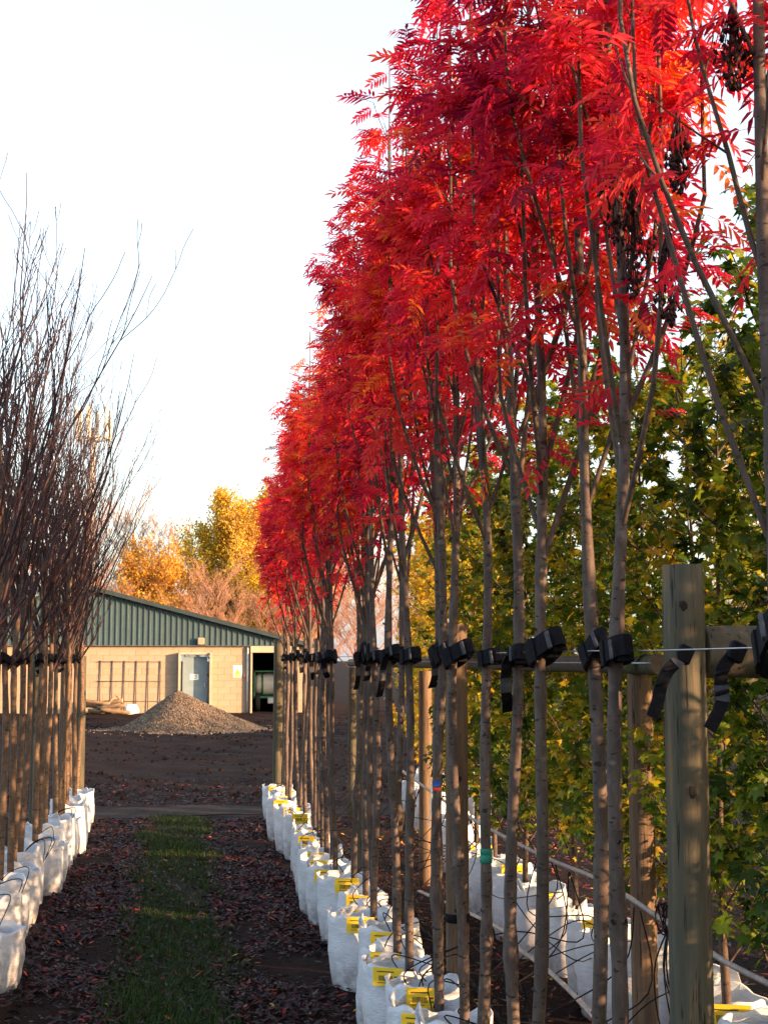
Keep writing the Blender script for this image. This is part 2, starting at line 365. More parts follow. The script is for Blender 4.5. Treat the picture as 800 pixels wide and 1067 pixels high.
o = link('grass', mesh('grass', V, np.arange(n*4).reshape(-1, 4), M['grass'], var=rng.beta(2, 2.2, n)))
tag(o, 'short green grass strip running down the middle of the tree alley', 'grass', kind='stuff')

# fallen leaves
lt_v = np.array([[0, 0, 0], [.3, .13, .03], [.7, .12, .05], [1, 0, .02], [.7, -.12, .07], [.3, -.13, .05]])*1.0
lt_f = np.array([[0, 1, 2, 3], [0, 3, 4, 5]])
def litter(name, X, Y, label, colshift=0.0, sc=(0.035, 0.075)):
    n = len(X)
    pos = np.stack([X, Y, gz(X, Y)+rng.uniform(0.004, 0.028, n)], -1)
    a = rng.uniform(0, 2*np.pi, n); d = np.stack([np.cos(a), np.sin(a), rng.normal(0, 0.28, n)], -1)
    z = np.stack([rng.normal(0, .35, n), rng.normal(0, .35, n), np.ones(n)], -1)
    V, F = scatter(lt_v, lt_f, pos, d, z, rng.uniform(*sc, n))
    v = np.clip(rng.beta(1.5, 2.2, n)+colshift, 0, 1)
    o = link(name, mesh(name, V, F, M['litter'], var=np.repeat(v, 2)))
    return tag(o, label, 'leaves', kind='stuff')
def side_xy(n, x0, x1, y0, y1, p=1.0): return rng.uniform(x0, x1, n), y0+(y1-y0)*rng.uniform(0, 1, n)**p
x1, y1 = side_xy(15000, -0.98, -0.30, 5, 17.2)
x2, y2 = side_xy(15000, 0.24, 0.95, 5, 17.2)
def patchy(x, y): k_ = np.sin(x*7+y*2.1)+np.sin(y*4.3-x*3)+np.sin(y*1.1+1)+rng.normal(0, 1.0, len(x)) > -0.7; return x[k_], y[k_]
x1, y1 = patchy(x1, y1); x2, y2 = patchy(x2, y2)
x3, y3 = side_xy(2600, -0.42, 0.36, 5, 17.2)
litter('fallen_leaves', np.r_[x1, x2, x3], np.r_[y1, y2, y3], 'dark red and brown fallen leaves littering both sides of the grass path', 0.03)
x1, y1 = side_xy(7000, 1.3, 4.4, 4, 17)
litter('fallen_leaves', x1, y1, 'crimson fallen leaves on the ground between the bagged tree rows', 0.25)
x1, y1 = side_xy(5000, -5, 5, 19.0, 22.5, 1.6)
litter('fallen_leaves', x1, y1, 'thin scatter of brown leaves along the edge of the dirt yard', 0.0, (0.04, 0.09))

# clods of earth in the yard
cube_v = np.array([[-1,-1,-1],[1,-1,-1],[1,1,-1],[-1,1,-1],[-.7,-.6,1],[.6,-.7,1],[.7,.6,1],[-.6,.7,1]])*0.5
cube_f = np.array([[0,3,2,1],[4,5,6,7],[0,1,5,4],[1,2,6,5],[2,3,7,6],[3,0,4,7]])
def clods(name, mat, X, Y, Z, s, label, cat, var=None):
    n = len(X); a = rng.uniform(0, 2*np.pi, n)
    V, F = scatter(cube_v, cube_f, np.stack([X, Y, Z], -1), np.stack([np.cos(a), np.sin(a), rng.normal(0, .4, n)], -1),
                   np.stack([rng.normal(0, .4, n), rng.normal(0, .4, n), np.ones(n)], -1), s)
    o = link(name, mesh(name, V, F, mat, var=np.repeat(rng.uniform(0, 1, n), 6)))
    return tag(o, label, cat, kind='stuff')
n = 12000; cx = rng.uniform(-8, 8, n); cy = rng.uniform(19, 47, n); kp = np.sin(cx*1.3+cy*.7)+np.sin(cy*1.9-cx*.4)+rng.normal(0, .8, n) > 0; cx, cy = cx[kp], cy[kp]; n = len(cx)
clods('soil_clods', M['soil'], cx, cy, gz(cx, cy), 0.012+0.07*rng.uniform(0, 1, n)**3, 'loose dark clods of earth strewn across the bare yard', 'soil')

# ------------------------------------------------------------------ timber posts and rails
def wood_pole(name, p0, p1, r, parent, seed, knots=3, taper=0.95, mat='post'):
    rs = random.Random(seed); p0 = np.array(p0, float); p1 = np.array(p1, float); m = 14
    t = np.linspace(0, 1, m); P = p0+(p1-p0)*t[:, None]
    rad = r*(1+(taper-1)*t)*(1+0.012*np.array([rs.uniform(-1, 1) for _ in range(m)]))
    L = np.linalg.norm(p1-p0); ax = (p1-p0)/L
    P = np.vstack([P[:1], P, P[-1:]+ax*0.0015]); rad = np.r_[rad[0]*0.97, rad, rad[-1]*0.95]
    P[0] -= ax*0.0015
    V, F = tube_arrays(P, rad, 20)
    o = link(name, mesh(name, V, F, M[mat], True), parent)
    V2, _ = tube_arrays(P[[0, -1]], rad[[0, -1]], 20)
    MB().add(V2[:20], [tuple(range(19, -1, -1))]).build('cut_end', M['post_end'], o); MB().add(V2[20:], [tuple(range(20))]).build('cut_end', M['post_end'], o)
    return o

def knot(parent, x, y, z, nx, ny, s):
    mb = MB(); N = Vector((nx, ny, 0)).normalized(); T = Vector((0, 0, 1)).cross(N)
    V = []; n = 10
    for rr, h in ((1.0, -0.003), (0.7, 0.0012), (0.3, 0.0002)):
        for k in range(n):
            a = 2*math.pi*k/n; V.append(Vector((x, y, z))+T*(math.cos(a)*s*rr*(1+.25*math.sin(2*a+s*900)))+Vector((0, 0, 1))*(math.sin(a)*s*1.5*rr*(1+.2*math.sin(3*a)))+N*h)
    F = [(i*n+k, i*n+(k+1) % n, (i+1)*n+(k+1) % n, (i+1)*n+k) for i in range(2) for k in range(n)]+[tuple(range(2*n, 3*n))]
    mb.add(V, F).build('knot', M['knot'], parent, True)

WX, WZ = 1.17, 1.872
def timber_post(x, y, h, r, label, seed, group='round timber posts of the tree rows', lean=(0, 0), knots=()):
    e = empty('timber_post', (x, y, 0)); tag(e, label, 'post', group)
    wood_pole('shaft', (0, 0, -0.05), (lean[0], lean[1], h), r, e, seed, mat='post_brown' if seed in (2, 4, 6, 10, 13) else 'post')
    for (a, z, s) in knots:
        knot(e, math.sin(a)*r*0.985+lean[0]*z/h, -math.cos(a)*r*0.985+lean[1]*z/h, z, math.sin(a), -math.cos(a), s)
    return e
timber_post(1.285, 3.60, 2.095, 0.056, 'thick weathered grey-green post with a crossbar butted against it', 1, knots=((-0.35, 1.99, 0.010), (-0.1, 1.52, 0.012)))
timber_post(1.285, 6.75, 2.02, 0.055, 'brown post with dark band beside a trunk carrying blue tag', 2, knots=((0.1, 1.3, 0.01), (-.3, .7, .008)))
timber_post(1.27, 10.1, 2.10, 0.058, 'broad grey post deep among crowded red tree trunks', 3)
timber_post(1.27, 13.4, 2.05, 0.058, 'light brown knotted post near the row end by sunlit trunks', 4, knots=((0, 1.5, .012), (.4, 1.1, .01), (0, .8, .012)))
timber_post(1.16, 17.6, 2.10, 0.062, 'green treated end post of the red tree row beside the yard', 5)
timber_post(-1.36, 17.6, 2.00, 0.070, 'stout sunlit end post of the bare tree row', 6)
timber_post(-1.20, 17.9, 1.90, 0.055, 'green treated end post behind the stout sunlit post', 7)
timber_post(-1.36, 14.2, 2.00, 0.060, 'round post among bare tree trunks in second span', 8)
timber_post(-1.36, 10.8, 2.00, 0.060, 'round post among bare trunks above crumpled white bags', 9)
timber_post(2.02, 6.25, 1.86, 0.058, 'brown timber post under the long rail of green tree row', 10, knots=((0, 1.2, .01),))
timber_post(2.40, 3.60, 2.05, 0.058, 'timber post holding the far end of crossbar', 12)
timber_post(2.02, 12.0, 1.76, 0.058, 'timber post carrying the middle of the long rail', 13)
timber_post(2.02, 17.2, 1.76, 0.058, 'timber post carrying the yard end of the long rail', 14)
e = empty('timber_rail', (1.344, 3.63, 1.872)); tag(e, 'thick round crossbar butted to the weathered post', 'rail', 'timber rails')
wood_pole('shaft', (0, 0, 0), (1.0, 0.0, 0.0), 0.068, e, 21, taper=1)
e = empty('timber_rail', (1.98, 5.85, 1.832)); tag(e, 'long round rail running along the green tree row', 'rail', 'timber rails')
wood_pole('shaft', (0, 0, 0), (0.02, 11.4, -0.01), 0.043, e, 22, taper=1)

# ------------------------------------------------------------------ wires
def wire(label, pts, r=0.0022):
    mb = MB().tube(pts, [r]*len(pts), 6); return tag(mb.build('support_wire', M['wire'], None, True), label, 'wire', 'tree support wires')
wire('steel wire strung past the thick post through the red tree row', [(WX+0.045, 0.6, WZ+0.01)]+[(WX+0.02*math.sin(y)*0.3, y, WZ-0.006*math.sin(y*1.0)) for y in np.linspace(3.5, 17.5, 30)])
wire('second steel wire strung low along the red tree row', [(WX+0.09, y, WZ-0.03) for y in np.linspace(3.8, 17.5, 20)])
wire('steel wire strung along the bare tree row', [(-1.26, y, 1.85+0.006*math.sin(y*2)) for y in np.linspace(1, 17.6, 30)])
# barbs: twisted knot near the crossbar
# ------------------------------------------------------------------ trees
def trunk_path(rs, z0, z1, m, wob, lean=(0, 0)):
    z = np.linspace(z0, z1, m); ph = [rs.uniform(0, 6.28) for _ in range(4)]
    x = wob*(np.sin(z*1.7+ph[0])+.5*np.sin(z*4.1+ph[1]))+lean[0]*(z/4.5); y = wob*(np.sin(z*1.9+ph[2])+.5*np.sin(z*3.7+ph[3]))+lean[1]*(z/4.5)
    k = np.clip((z-z0)/0.5, 0, 1); return np.stack([(x-x[0])*k, (y-y[0])*k, z], -1)

def grow(p, d, L, r0, r1, nseg, up, wob, rs):
    """list of points & radii of a bending shoot"""
    P = [np.array(p, float)]; d = unit(np.array(d, float)); s = L/nseg
    for i in range(nseg):
        d = unit(d+np.array([rs.gauss(0, wob), rs.gauss(0, wob), up]))
        P.append(P[-1]+d*s)
    return np.array(P), np.linspace(r0, r1, nseg+1)

def segs_of(P, r): return list(zip(P[:-1], P[1:], r[:-1], r[1:]))
def build_sticks(S, n=4):
    a = list(zip(*S)); return sticks(np.array(a[0]), np.array(a[1]), np.array(a[2]), np.array(a[3]), n)

def pinnate(pairs=6, L=0.17, ll=0.058, lw=0.0085, droop=0.35):
    V = []; F = []
    def pt(t): return np.array([L*t*(1-.12*droop*t*t), 0, -L*droop*t*t])
    ts = np.linspace(0.28, 0.93, pairs)
    for k in range(6):
        t0, t1 = k/6, (k+1)/6
    a, b_, c = pt(0), pt(.5), pt(1)
    w = 0.0012
    for (p, q) in ((a, b_), (b_, c)):
        b = len(V); V += [p+[0, -w, 0], q+[0, -w, 0], q+[0, w, 0], p+[0, w, 0]]; F.append([b, b+1, b+2, b+3])
    def leaflet(base, dirv, l, twist):
        d = unit(np.array(dirv, float)); s = unit(np.cross([0, 0, 1], d)); u = np.cross(d, s); s = unit(s+u*twist)
        u = np.cross(d, s); b = len(V)
        V.extend([base, base+d*l*.32+s*lw+u*.002, base+d*l*.70+s*lw*.75-u*.002*1, base+d*l-u*l*.14, base+d*l*.70-s*lw*.75-u*.002, base+d*l*.32-s*lw+u*.002])
        F.append([b, b+1, b+2, b+3]); F.append([b, b+3, b+4, b+5])
    rs = random.Random(pairs)
    for i, t in enumerate(ts):
        for sg in (-1, 1):
            l = ll*(0.8+0.35*math.sin(math.pi*(0.2+.7*t)))*rs.uniform(.9, 1.08)
            leaflet(pt(t), (0.62+.2*t, sg*1.0, -0.25+rs.uniform(-.35, .15)), l, sg*rs.uniform(.0, .6))
    leaflet(pt(1), (1, 0, -0.45), ll, 0)
    return np.array(V), np.array(F)
PIN = [pinnate(6, 0.125, 0.044, 0.0064, 0.35), pinnate(5, 0.115, 0.047, 0.0068, 0.6), pinnate(6, 0.115, 0.038, 0.0058, 0.1)]

def rowan(seed, h=4.75, nleaf=760, nbr=9, zfork=2.05, rad=0.25, r0=0.0205, extra=None, leafz=None, brf=0.55):
    rs = random.Random(seed); rg = np.random.default_rng(seed)
    e = empty('rowan_tree')
    zf = zfork+rs.uniform(-.12, .15)
    P = trunk_path(rs, 0.30, h*0.92, 44, 0.014, (rs.uniform(-.06, .06), rs.uniform(-.06, .06)))
    z = P[:, 2]
    rr = np.where(z < zf, r0*(1-0.22*(z-.3)/(zf-.3)), r0*0.74*np.clip(1-(z-zf)/(h-zf), 0.08, 1)**0.8)
    rr = rr*(1+0.035*np.sin(z*23+seed))
    for _ in range(11):                                  # nodes
        i = rs.randrange(2, 26); rr[i] *= rs.uniform(1.06, 1.2)
    V, F = tube_arrays(P, rr, 9)
    bumps = []
    for _ in range(9):                                   # pruned side-shoot stubs
        i = rs.randrange(3, 24); a = rs.uniform(0, 6.28); d = np.array([math.cos(a), math.sin(a), .35])
        bumps.append((P[i]+d*rr[i]*.6, P[i]+d*(rr[i]+0.008), rr[i]*.38, rr[i]*.22))
    V, F = join([(V, F), build_sticks(bumps, 5)])
    link('trunk', mesh('trunk', V, F, M['bark'], True), e)
    S = []; sites = []
    def addsites(PP, w=1.0, start=0.25):
        for i in range(1, len(PP)):
            if i/len(PP) >= start and PP[i][2] > (leafz or 2.18): sites.append((PP[i-1], PP[i], w))
    for b in range(nbr):
        t = b/max(1, nbr-1); zb = zf+(h*0.70-zf)*(t**1.15)*0.8
        i = int(np.argmin(np.abs(z-zb))); a = b*2.4+rs.uniform(-.5, .5)
        ang = R(rs.uniform(16, 32)); L = min((h-zb)*rs.uniform(.62, .86), 2.1)*(0.72 if t > .6 else 1)
        d = np.array([math.cos(a)*math.sin(ang), math.sin(a)*math.sin(ang), math.cos(ang)])
        B, br = grow(P[i], d, L, max(rr[i]*brf, .005), .002, 11, 0.11, 0.035, rs)
        c = np.hypot(B[:, 0]-P[i][0], B[:, 1]-P[i][1]); lim = rad*0.85
        f = np.where(c > lim, lim/np.maximum(c, 1e-6), 1); B[:, 0] = P[i][0]+(B[:, 0]-P[i][0])*f; B[:, 1] = P[i][1]+(B[:, 1]-P[i][1])*f
        S += segs_of(B, br); addsites(B, 1, 0.1)
        for k in range(4):
            j = rs.randrange(3, 10); a2 = a+rs.uniform(-1.6, 1.6); g_ = R(rs.uniform(25, 60))
            d2 = np.array([math.cos(a2)*math.sin(g_), math.sin(a2)*math.sin(g_), math.cos(g_)])
            T, tr = grow(B[j], d2, rs.uniform(.12, .26), br[j]*.55, .0014, 5, 0.08, 0.06, rs)
            S += segs_of(T, tr); addsites(T, 1.3, 0)
    for i in range(len(P)):
        if z[i] > zf+.35: sites.append((P[i-1], P[i], .8))
    V, F = build_sticks(S, 5); tag(link('branches', mesh('branches', V, F, M['bark_dark'], True), e), kind='stuff')
    w = np.array([s[2] for s in sites]); w /= w.sum()
    idx = rg.choice(len(sites), nleaf, p=w); A = np.array([s[0] for s in sites])[idx]; Bp = np.array([s[1] for s in sites])[idx]
    pos = A+(Bp-A)*rg.uniform(0, 1, (nleaf, 1))+rg.normal(0, .012, (nleaf, 3))
    out = pos.copy(); out[:, 2] = 0; out = unit(out)
    a = np.arctan2(out[:, 1], out[:, 0])+rg.normal(0, 1.0, nleaf)
    el = rg.uniform(-0.7, 0.8, nleaf)
    D = np.stack([np.cos(a)*np.cos(el), np.sin(a)*np.cos(el), np.sin(el)], -1)
    Z = np.stack([rg.normal(0, .35, nleaf), rg.normal(0, .35, nleaf), np.ones(nleaf)], -1)
    sc = rg.uniform(.72, 1.15, nleaf); parts = []; var = []
    hue = np.clip(0.5+0.24*np.sin(pos[:, 2]*2.1+a)+rg.normal(0, .2, nleaf), 0.02, 0.98)
    which = rg.integers(0, 3, nleaf)
    for q in range(3):
        m_ = which == q; V, F = scatter(PIN[q][0], PIN[q][1], pos[m_], D[m_], Z[m_], sc[m_]); parts.append((V, F))
        nf = len(PIN[q][1]); var.append((np.repeat(hue[m_], nf)+rg.normal(0, .07, nf*m_.sum())))
    V, F = join(parts)
    o = link('crown', mesh('crown', V, F, M['red_leaf'], var=np.clip(np.concatenate(var), 0, 1)), e); tag(o, kind='stuff')
    return e

RED = 'red-leaved rowans tied along the wire'
protos = [rowan(100+i, nleaf=[520, 440, 560, 470, 510, 490][i]) for i in range(6)]
used = [False]*6
def place(protos, used, i, x, y, rz, s, label, cat, group, sz=None):
    o = protos[i] if not used[i] else copy_tree(protos[i]); used[i] = True
    o.location = (x, y, 0); o.rotation_euler = (0, 0, rz); o.scale = (s, s, sz or s)
    tag(o, label, cat, group); return o

rs = random.Random(5)
red_y = [3.79, 4.08, 4.50, 4.98, 5.45, 5.85, 6.30, 6.55, 7.05, 7.5, 7.95, 8.4, 8.85, 9.25, 9.65, 10.4, 10.8, 11.2, 11.65, 12.1, 12.5, 12.9, 13.75, 14.2, 14.6, 15.2, 15.8, 16.4, 17.0]
red_trees = []
for k, y in enumerate(red_y):
    x = 1.13+rs.uniform(-.035, .045)
    far = y > 13.5
    lab = 'slender red rowan, %s trunk past the thick post toward the yard' % ORD[k]
    if k == 0: lab = 'slender red rowan forked above the wire, first past the thick post'
    elif abs(y-6.30) < .01: lab = 'red rowan with a blue and red tag hung on its trunk'
    elif k == len(red_y)-1: lab = 'last red rowan of the row, sunlit, beside green end post'
    s = 0.97+0.012*max(0, 13-y)+rs.uniform(-.03, .03)
    t = place(protos, used, rs.randrange(6) if k >= 6 else k, x, y, rs.uniform(0, 6.28), s, lab, 'tree', RED)
    red_trees.append((t, x, y))
# the near sparse tree beside the crossbar
near = rowan(777, h=4.9, nleaf=330, nbr=9, zfork=2.10, rad=0.36, r0=0.026, brf=0.42)
near.location = (1.205, 2.86, 0); near.rotation_euler = (0, 0, 2.2)
tag(near, 'dark-trunked sparse red rowan with bare limbs in front of crossbar', 'tree', RED)
red_trees.append((near, 1.205, 2.86))

# withered seed clusters hanging in two near trees
def seed_cluster(loc, L, W, seed, parent):
    rg = np.random.default_rng(seed); n = 150
    z = -rg.uniform(0, 1, n)*L; r = W*np.sin(np.pi*np.clip(-z/L*.85+.1, 0, 1))*rg.uniform(.2, 1, n); a = rg.uniform(0, 6.28, n)
    pos = np.stack([r*np.cos(a), r*np.sin(a), z], -1)
    tv = np.array([[-1, 0, 0], [0, -.45, 0], [0, 0, -.45], [0, .45, 0], [0, 0, .45], [1, 0, 0]], float)
    tf = np.array([[0, 2, 1, 1], [0, 3, 2, 2], [0, 4, 3, 3], [0, 1, 4, 4], [5, 1, 2, 2], [5, 2, 3, 3], [5, 3, 4, 4], [5, 4, 1, 1]])[:, :3]
    D = np.stack([rg.normal(0, .5, n), rg.normal(0, .5, n), -np.ones(n)], -1)
    V, F = scatter(tv, tf, pos, D, rg.normal(0, 1, (n, 3)), rg.uniform(.006, .014, n))
    st = build_sticks([(np.array([0, 0, .05]), p, .0016, .0008) for p in pos[::3]], 3)
    st4 = np.concatenate([st[1][:, [0, 1, 2]], st[1][:, [0, 2, 3]]])
    V, F = join([(V, F), (st[0], st4)])
    o = link('seed_cluster', mesh('seed_cluster', V, F, M['seed']), parent)
    w = Matrix.LocRotScale(parent.location, parent.rotation_euler.to_quaternion(), parent.scale)
    o.location = w.inverted() @ Vector(loc); o.rotation_euler = (0, 0, seed)
    tag(o, 'withered black-brown cluster of seed stalks'); return o
T65 = red_trees[0][0]
seed_cluster((1.12, 3.60, 3.24), 0.26, 0.06, 1, T65)
seed_cluster((1.175, 3.62, 3.07), 0.24, 0.055, 2, T65)
seed_cluster((1.16, 3.22, 3.12), 0.16, 0.035, 3, near)
seed_cluster((1.175, 2.90, 3.24), 0.15, 0.05, 4, near)
seed_cluster((1.16, 3.30, 2.86), 0.20, 0.045, 5, near)

# --- bare trees on the left
def bare_tree(seed, h=4.65, nbr=11, zf=1.95):
    rs = random.Random(seed); e = empty('bare_tree')
    P = trunk_path(rs, 0.28, zf+1.3, 26, 0.014, (rs.uniform(-.04, .04), rs.uniform(-.04, .04))); z = P[:, 2]
    rr = 0.025*np.where(z < zf, 1-.2*(z-.28)/(zf-.28), .8*np.clip(1-(z-zf)/1.45, .12, 1)); rr *= 1+.04*np.sin(z*19+seed)
    for _ in range(9): rr[rs.randrange(2, 18)] *= rs.uniform(1.05, 1.18)
    V, F = tube_arrays(P, rr, 9); link('trunk', mesh('trunk', V, F, M['bark_warm'], True), e)
    S = []
    def whip(p, a, ang, L, r, depth):
        d = np.array([math.cos(a)*math.sin(ang), math.sin(a)*math.sin(ang), math.cos(ang)])
        B, br = grow(p, d, L, r, .0021, 12, rs.uniform(.02, .09), .085, rs)
        S.extend(segs_of(B, br))
        if depth < 2:
            for k in range(rs.randint(4, 6) if depth == 0 else 2):
                j = rs.randrange(3, 11)
                whip(B[j], a+rs.uniform(-1.8, 1.8), R(rs.uniform(14, 55)), L*rs.uniform(.16, .36), br[j]*.66, depth+1)
    for b in range(nbr):
        zb = zf-.1+1.25*(b/nbr); i = int(np.argmin(np.abs(z-zb)))
        whip(P[i], b*2.4+rs.uniform(-.4, .4), R(rs.uniform(8, 29)), min(h-zb, 2.7)*rs.uniform(.5, 1), rr[i]*.48+.003, 0)
    for b in range(4):
        i = int(np.argmin(np.abs(z-(zf-.15+.22*b)))); whip(P[i], b*1.7+rs.uniform(-.5, .5), R(rs.uniform(34, 56)), rs.uniform(.5, .95), rr[i]*.4+.001, 0)
    V, F = build_sticks(S, 4); tag(link('branches', mesh('branches', V, F, M['whip'], True), e), kind='stuff')
    return e
bp = [bare_tree(300+i) for i in range(5)]; bu = [False]*5
BARE = 'bare trees tied along the wire'
left_trees = []
rs = random.Random(8)
for k, y in enumerate([7.6, 8.1, 8.6, 9.15, 9.6, 10.1, 10.55, 11.0, 11.5, 12.0, 12.5, 13.0, 13.5, 14.0, 14.45, 14.9, 15.4, 15.9, 16.4, 16.9]):
    x = -1.16+rs.uniform(-.05, .05)
    lab = 'leafless tree, %s trunk from the stout end post in the bare row' % ORD[19-k]
    place(bp, bu, k % 5, x, y, rs.uniform(0, 6.28), 1.0+rs.uniform(-.06, .05), lab, 'tree', BARE); left_trees.append((x, y))
for k, y in enumerate(np.arange(10.2, 17, .62)):
    x = -2.55+rs.uniform(-.06, .06)
    place(bp, bu, k % 5, x, float(y), rs.uniform(0, 6.28), 1.0+rs.uniform(-.05, .05), 'leafless tree in the second bare row, %s from the dirt yard' % ORD[10-k], 'tree', 'second row of bare trees')

# --- green maples behind the red row
ml = []; mf = []
def maple_leaf():
    V = [np.array([0., 0, 0])]; F = []
    tips = [(-125, .62), (-62, .92), (0, 1.12), (62, .92), (125, .62)]
    notch = [(-165, .30), (-93, .46), (-31, .52), (31, .52), (93, .46), (165, .30)]
    P = lambda a, r, z: np.array([r*math.cos(R(a)), r*math.sin(R(a)), z])
    V += [P(a, r, .05) for a, r in notch]; V += [P(a, r, -.10) for a, r in tips]
    for i in range(5): F.append([0, 1+i, 7+i, 2+i])
    return np.array(V)+np.array([.35, 0, 0]), np.array(F)
MPL = maple_leaf()
def hedge_maple(seed, h=3.5, nleaf=2500, zb0=.55, rad=.42, leaf=.041, shift=0.0, mat='green_leaf'):
    rs = random.Random(seed); rg = np.random.default_rng(seed); e = empty('maple_tree')
    P = trunk_path(rs, .25, h*.97, 30, .012); rr = .022*np.clip(1-(P[:, 2]-.25)/(h-.2), .1, 1)
    V, F = tube_arrays(P, rr, 7); link('trunk', mesh('trunk', V, F, M['bark_dark'], True), e)
    S = []; sites = []
    for b in range(34):
        zb = zb0+(h-.35-zb0)*b/33; i = int(np.argmin(np.abs(P[:, 2]-zb))); a = b*2.4+rs.uniform(-.4, .4); ang = R(rs.uniform(32, 58))
        L = rs.uniform(.45, .85)*(1-.35*b/33)
        B, br = grow(P[i], (math.cos(a)*math.sin(ang), math.sin(a)*math.sin(ang), math.cos(ang)), L, .0075, .0016, 7, .06, .07, rs)
        c = np.hypot(B[:, 0], B[:, 1]); f = np.where(c > rad, rad/c, 1); B[:, 0] *= f; B[:, 1] *= f
        S += segs_of(B, br); sites += [(B[j], B[j+1]) for j in range(1, 7)]
        for k in range(2):
            j = rs.randrange(2, 6); a2 = a+rs.uniform(-1.6, 1.6)
            T, tr = grow(B[j], (math.cos(a2)*.6, math.sin(a2)*.6, .6), .26, .003, .0012, 4, .04, .08, rs); S += segs_of(T, tr); sites += [(T[j], T[j+1]) for j in range(4)]
    V, F = build_sticks(S, 4); tag(link('branches', mesh('branches', V, F, M['bark_dark'], True), e), kind='stuff')
    idx = rg.integers(0, len(sites), nleaf); A = np.array([s[0] for s in sites])[idx]; B = np.array([s[1] for s in sites])[idx]
    pos = A+(B-A)*rg.uniform(0, 1, (nleaf, 1))+rg.normal(0, .022, (nleaf, 3))
    a = np.arctan2(pos[:, 1], pos[:, 0])+rg.normal(0, 1.1, nleaf); el = rg.uniform(-1.1, .3, nleaf)
    D = np.stack([np.cos(a)*np.cos(el), np.sin(a)*np.cos(el), np.sin(el)], -1)
    Z = np.stack([np.cos(a)*.8+rg.normal(0, .4, nleaf), np.sin(a)*.8+rg.normal(0, .4, nleaf), rg.uniform(.2, 1, nleaf)], -1)
    V, F = scatter(*MPL, pos, D, Z, leaf*rg.uniform(.45, 1.35, nleaf))
    hue = np.clip(.36+shift+.20*np.sin(pos[:, 2]*2.7+a)+rg.normal(0, .2, nleaf), 0, 1)
    o = link('crown', mesh('crown', V, F, M[mat], var=np.clip(np.repeat(hue, 5)+rg.normal(0, .03, 5*nleaf), 0, 1)), e); tag(o, kind='stuff')
    return e
gp = [hedge_maple(500, shift=-.04), hedge_maple(501, h=3.6, shift=.04), hedge_maple(502, h=3.4, shift=.0), hedge_maple(503, h=3.55, shift=.10), hedge_maple(504, h=3.5, nleaf=2000, shift=.50, leaf=.042)]
gu = [False]*5
GRN = 'green and gold maples in rows behind the rowans'
rs = random.Random(21)
row2 = []; row3 = []
for k, y in enumerate(np.arange(0.76, 11.2, .52)):
    x = 2.32+rs.uniform(-.05, .05); row2.append((x, float(y)))
    place(gp, gu, k % 4, x, float(y), rs.uniform(0, 6.28), 1.0, 'leafy green maple, %s along the row behind the rowans' % ORD[k], 'tree', GRN, 1+rs.uniform(-.06, .05))
for k, (x, y) in enumerate(((2.50, 12.7), (2.55, 13.6), (2.75, 15.9), (2.95, 16.6), (2.85, 17.3), (3.1, 18.0), (3.6, 17.4), (3.9, 18.2))):
    row2.append((x, y))
    place(gp, gu, 4, x, y, rs.uniform(0, 6.28), 1.05, 'golden sunlit maple past the green rows, %s toward the yard' % ORD[k], 'tree', GRN)
for k, y in enumerate(np.arange(-1.4, 9.4, .8)):
    x = 4.15+rs.uniform(-.05, .05); row3.append((x, float(y)))
    place(gp, gu, rs.randrange(4), x, float(y), rs.uniform(0, 6.28), 1.06, 'leafy maple in the hidden second green row, %s along it' % ORD[k], 'tree', GRN, 1.05)
# unseen maples added off to the right to cast shade over the yard
for k, y in enumerate(np.arange(3.0, 27.5, 1.0)):
    place(gp, gu, rs.randrange(4), 25+rs.uniform(-.3, .3), float(y), rs.uniform(0, 6.28), 1.9, 'tall unseen maple added to shade the yard, %s in line' % ORD[k], 'tree', 'unseen maples added for yard shade', 1.42)

# ------------------------------------------------------------------ bags
def bag_mesh(seed, Rb=.172, h=.40):
    rs = random.Random(seed); n = 36; nr = 17
    ph = [rs.uniform(0, 6.28) for _ in range(10)]
    th = np.arange(n)*2*np.pi/n; V = []
    lean = (rs.uniform(-.03, .03), rs.uniform(-.03, .03))
    rim = .012*np.sin(2*th+ph[0])+.014*np.sin(3*th+ph[1])+.008*np.sin(7*th+ph[2])
    for i in range(nr):
        t = i/(nr-1); zz = h*t
        r = Rb*(.90+.13*math.sin(math.pi*min(1, t*.82+.12))+.02*t**3)*(1+.05*np.cos(4*th+ph[3])+.015*np.cos(2*th+ph[4]))
        wr = .004*np.sin(t*21+2.5*np.sin(2*th+ph[5])+ph[6])*np.sin(3*th+t*6+ph[7])+.003*np.sin(7*th+t*9+ph[8])*t+.0015*np.sin(13*th+ph[9]-t*14)
        r = r+wr*(.4+t)
        V.append(np.stack([r*np.cos(th)+lean[0]*t, r*np.sin(th)+lean[1]*t, zz+rim*t*t], -1))
    top = V[-1]
    inn = top.copy(); c = np.array([lean[0], lean[1], 0]); inn[:, :2] = (inn[:, :2]-c[:2])*.95+c[:2]; inn[:, 2] -= .004
    low = inn.copy(); low[:, :2] = (low[:, :2]-c[:2])*.97+c[:2]; low[:, 2] = h-.075
    V += [inn, low]
    A = np.concatenate(V); m = len(V)
    i, k = np.meshgrid(np.arange(m-1), np.arange(n), indexing='ij'); l = (k+1) % n
    F = np.stack([i*n+k, i*n+l, (i+1)*n+l, (i+1)*n+k], -1).reshape(-1, 4)
    return A, F, top, low, rs
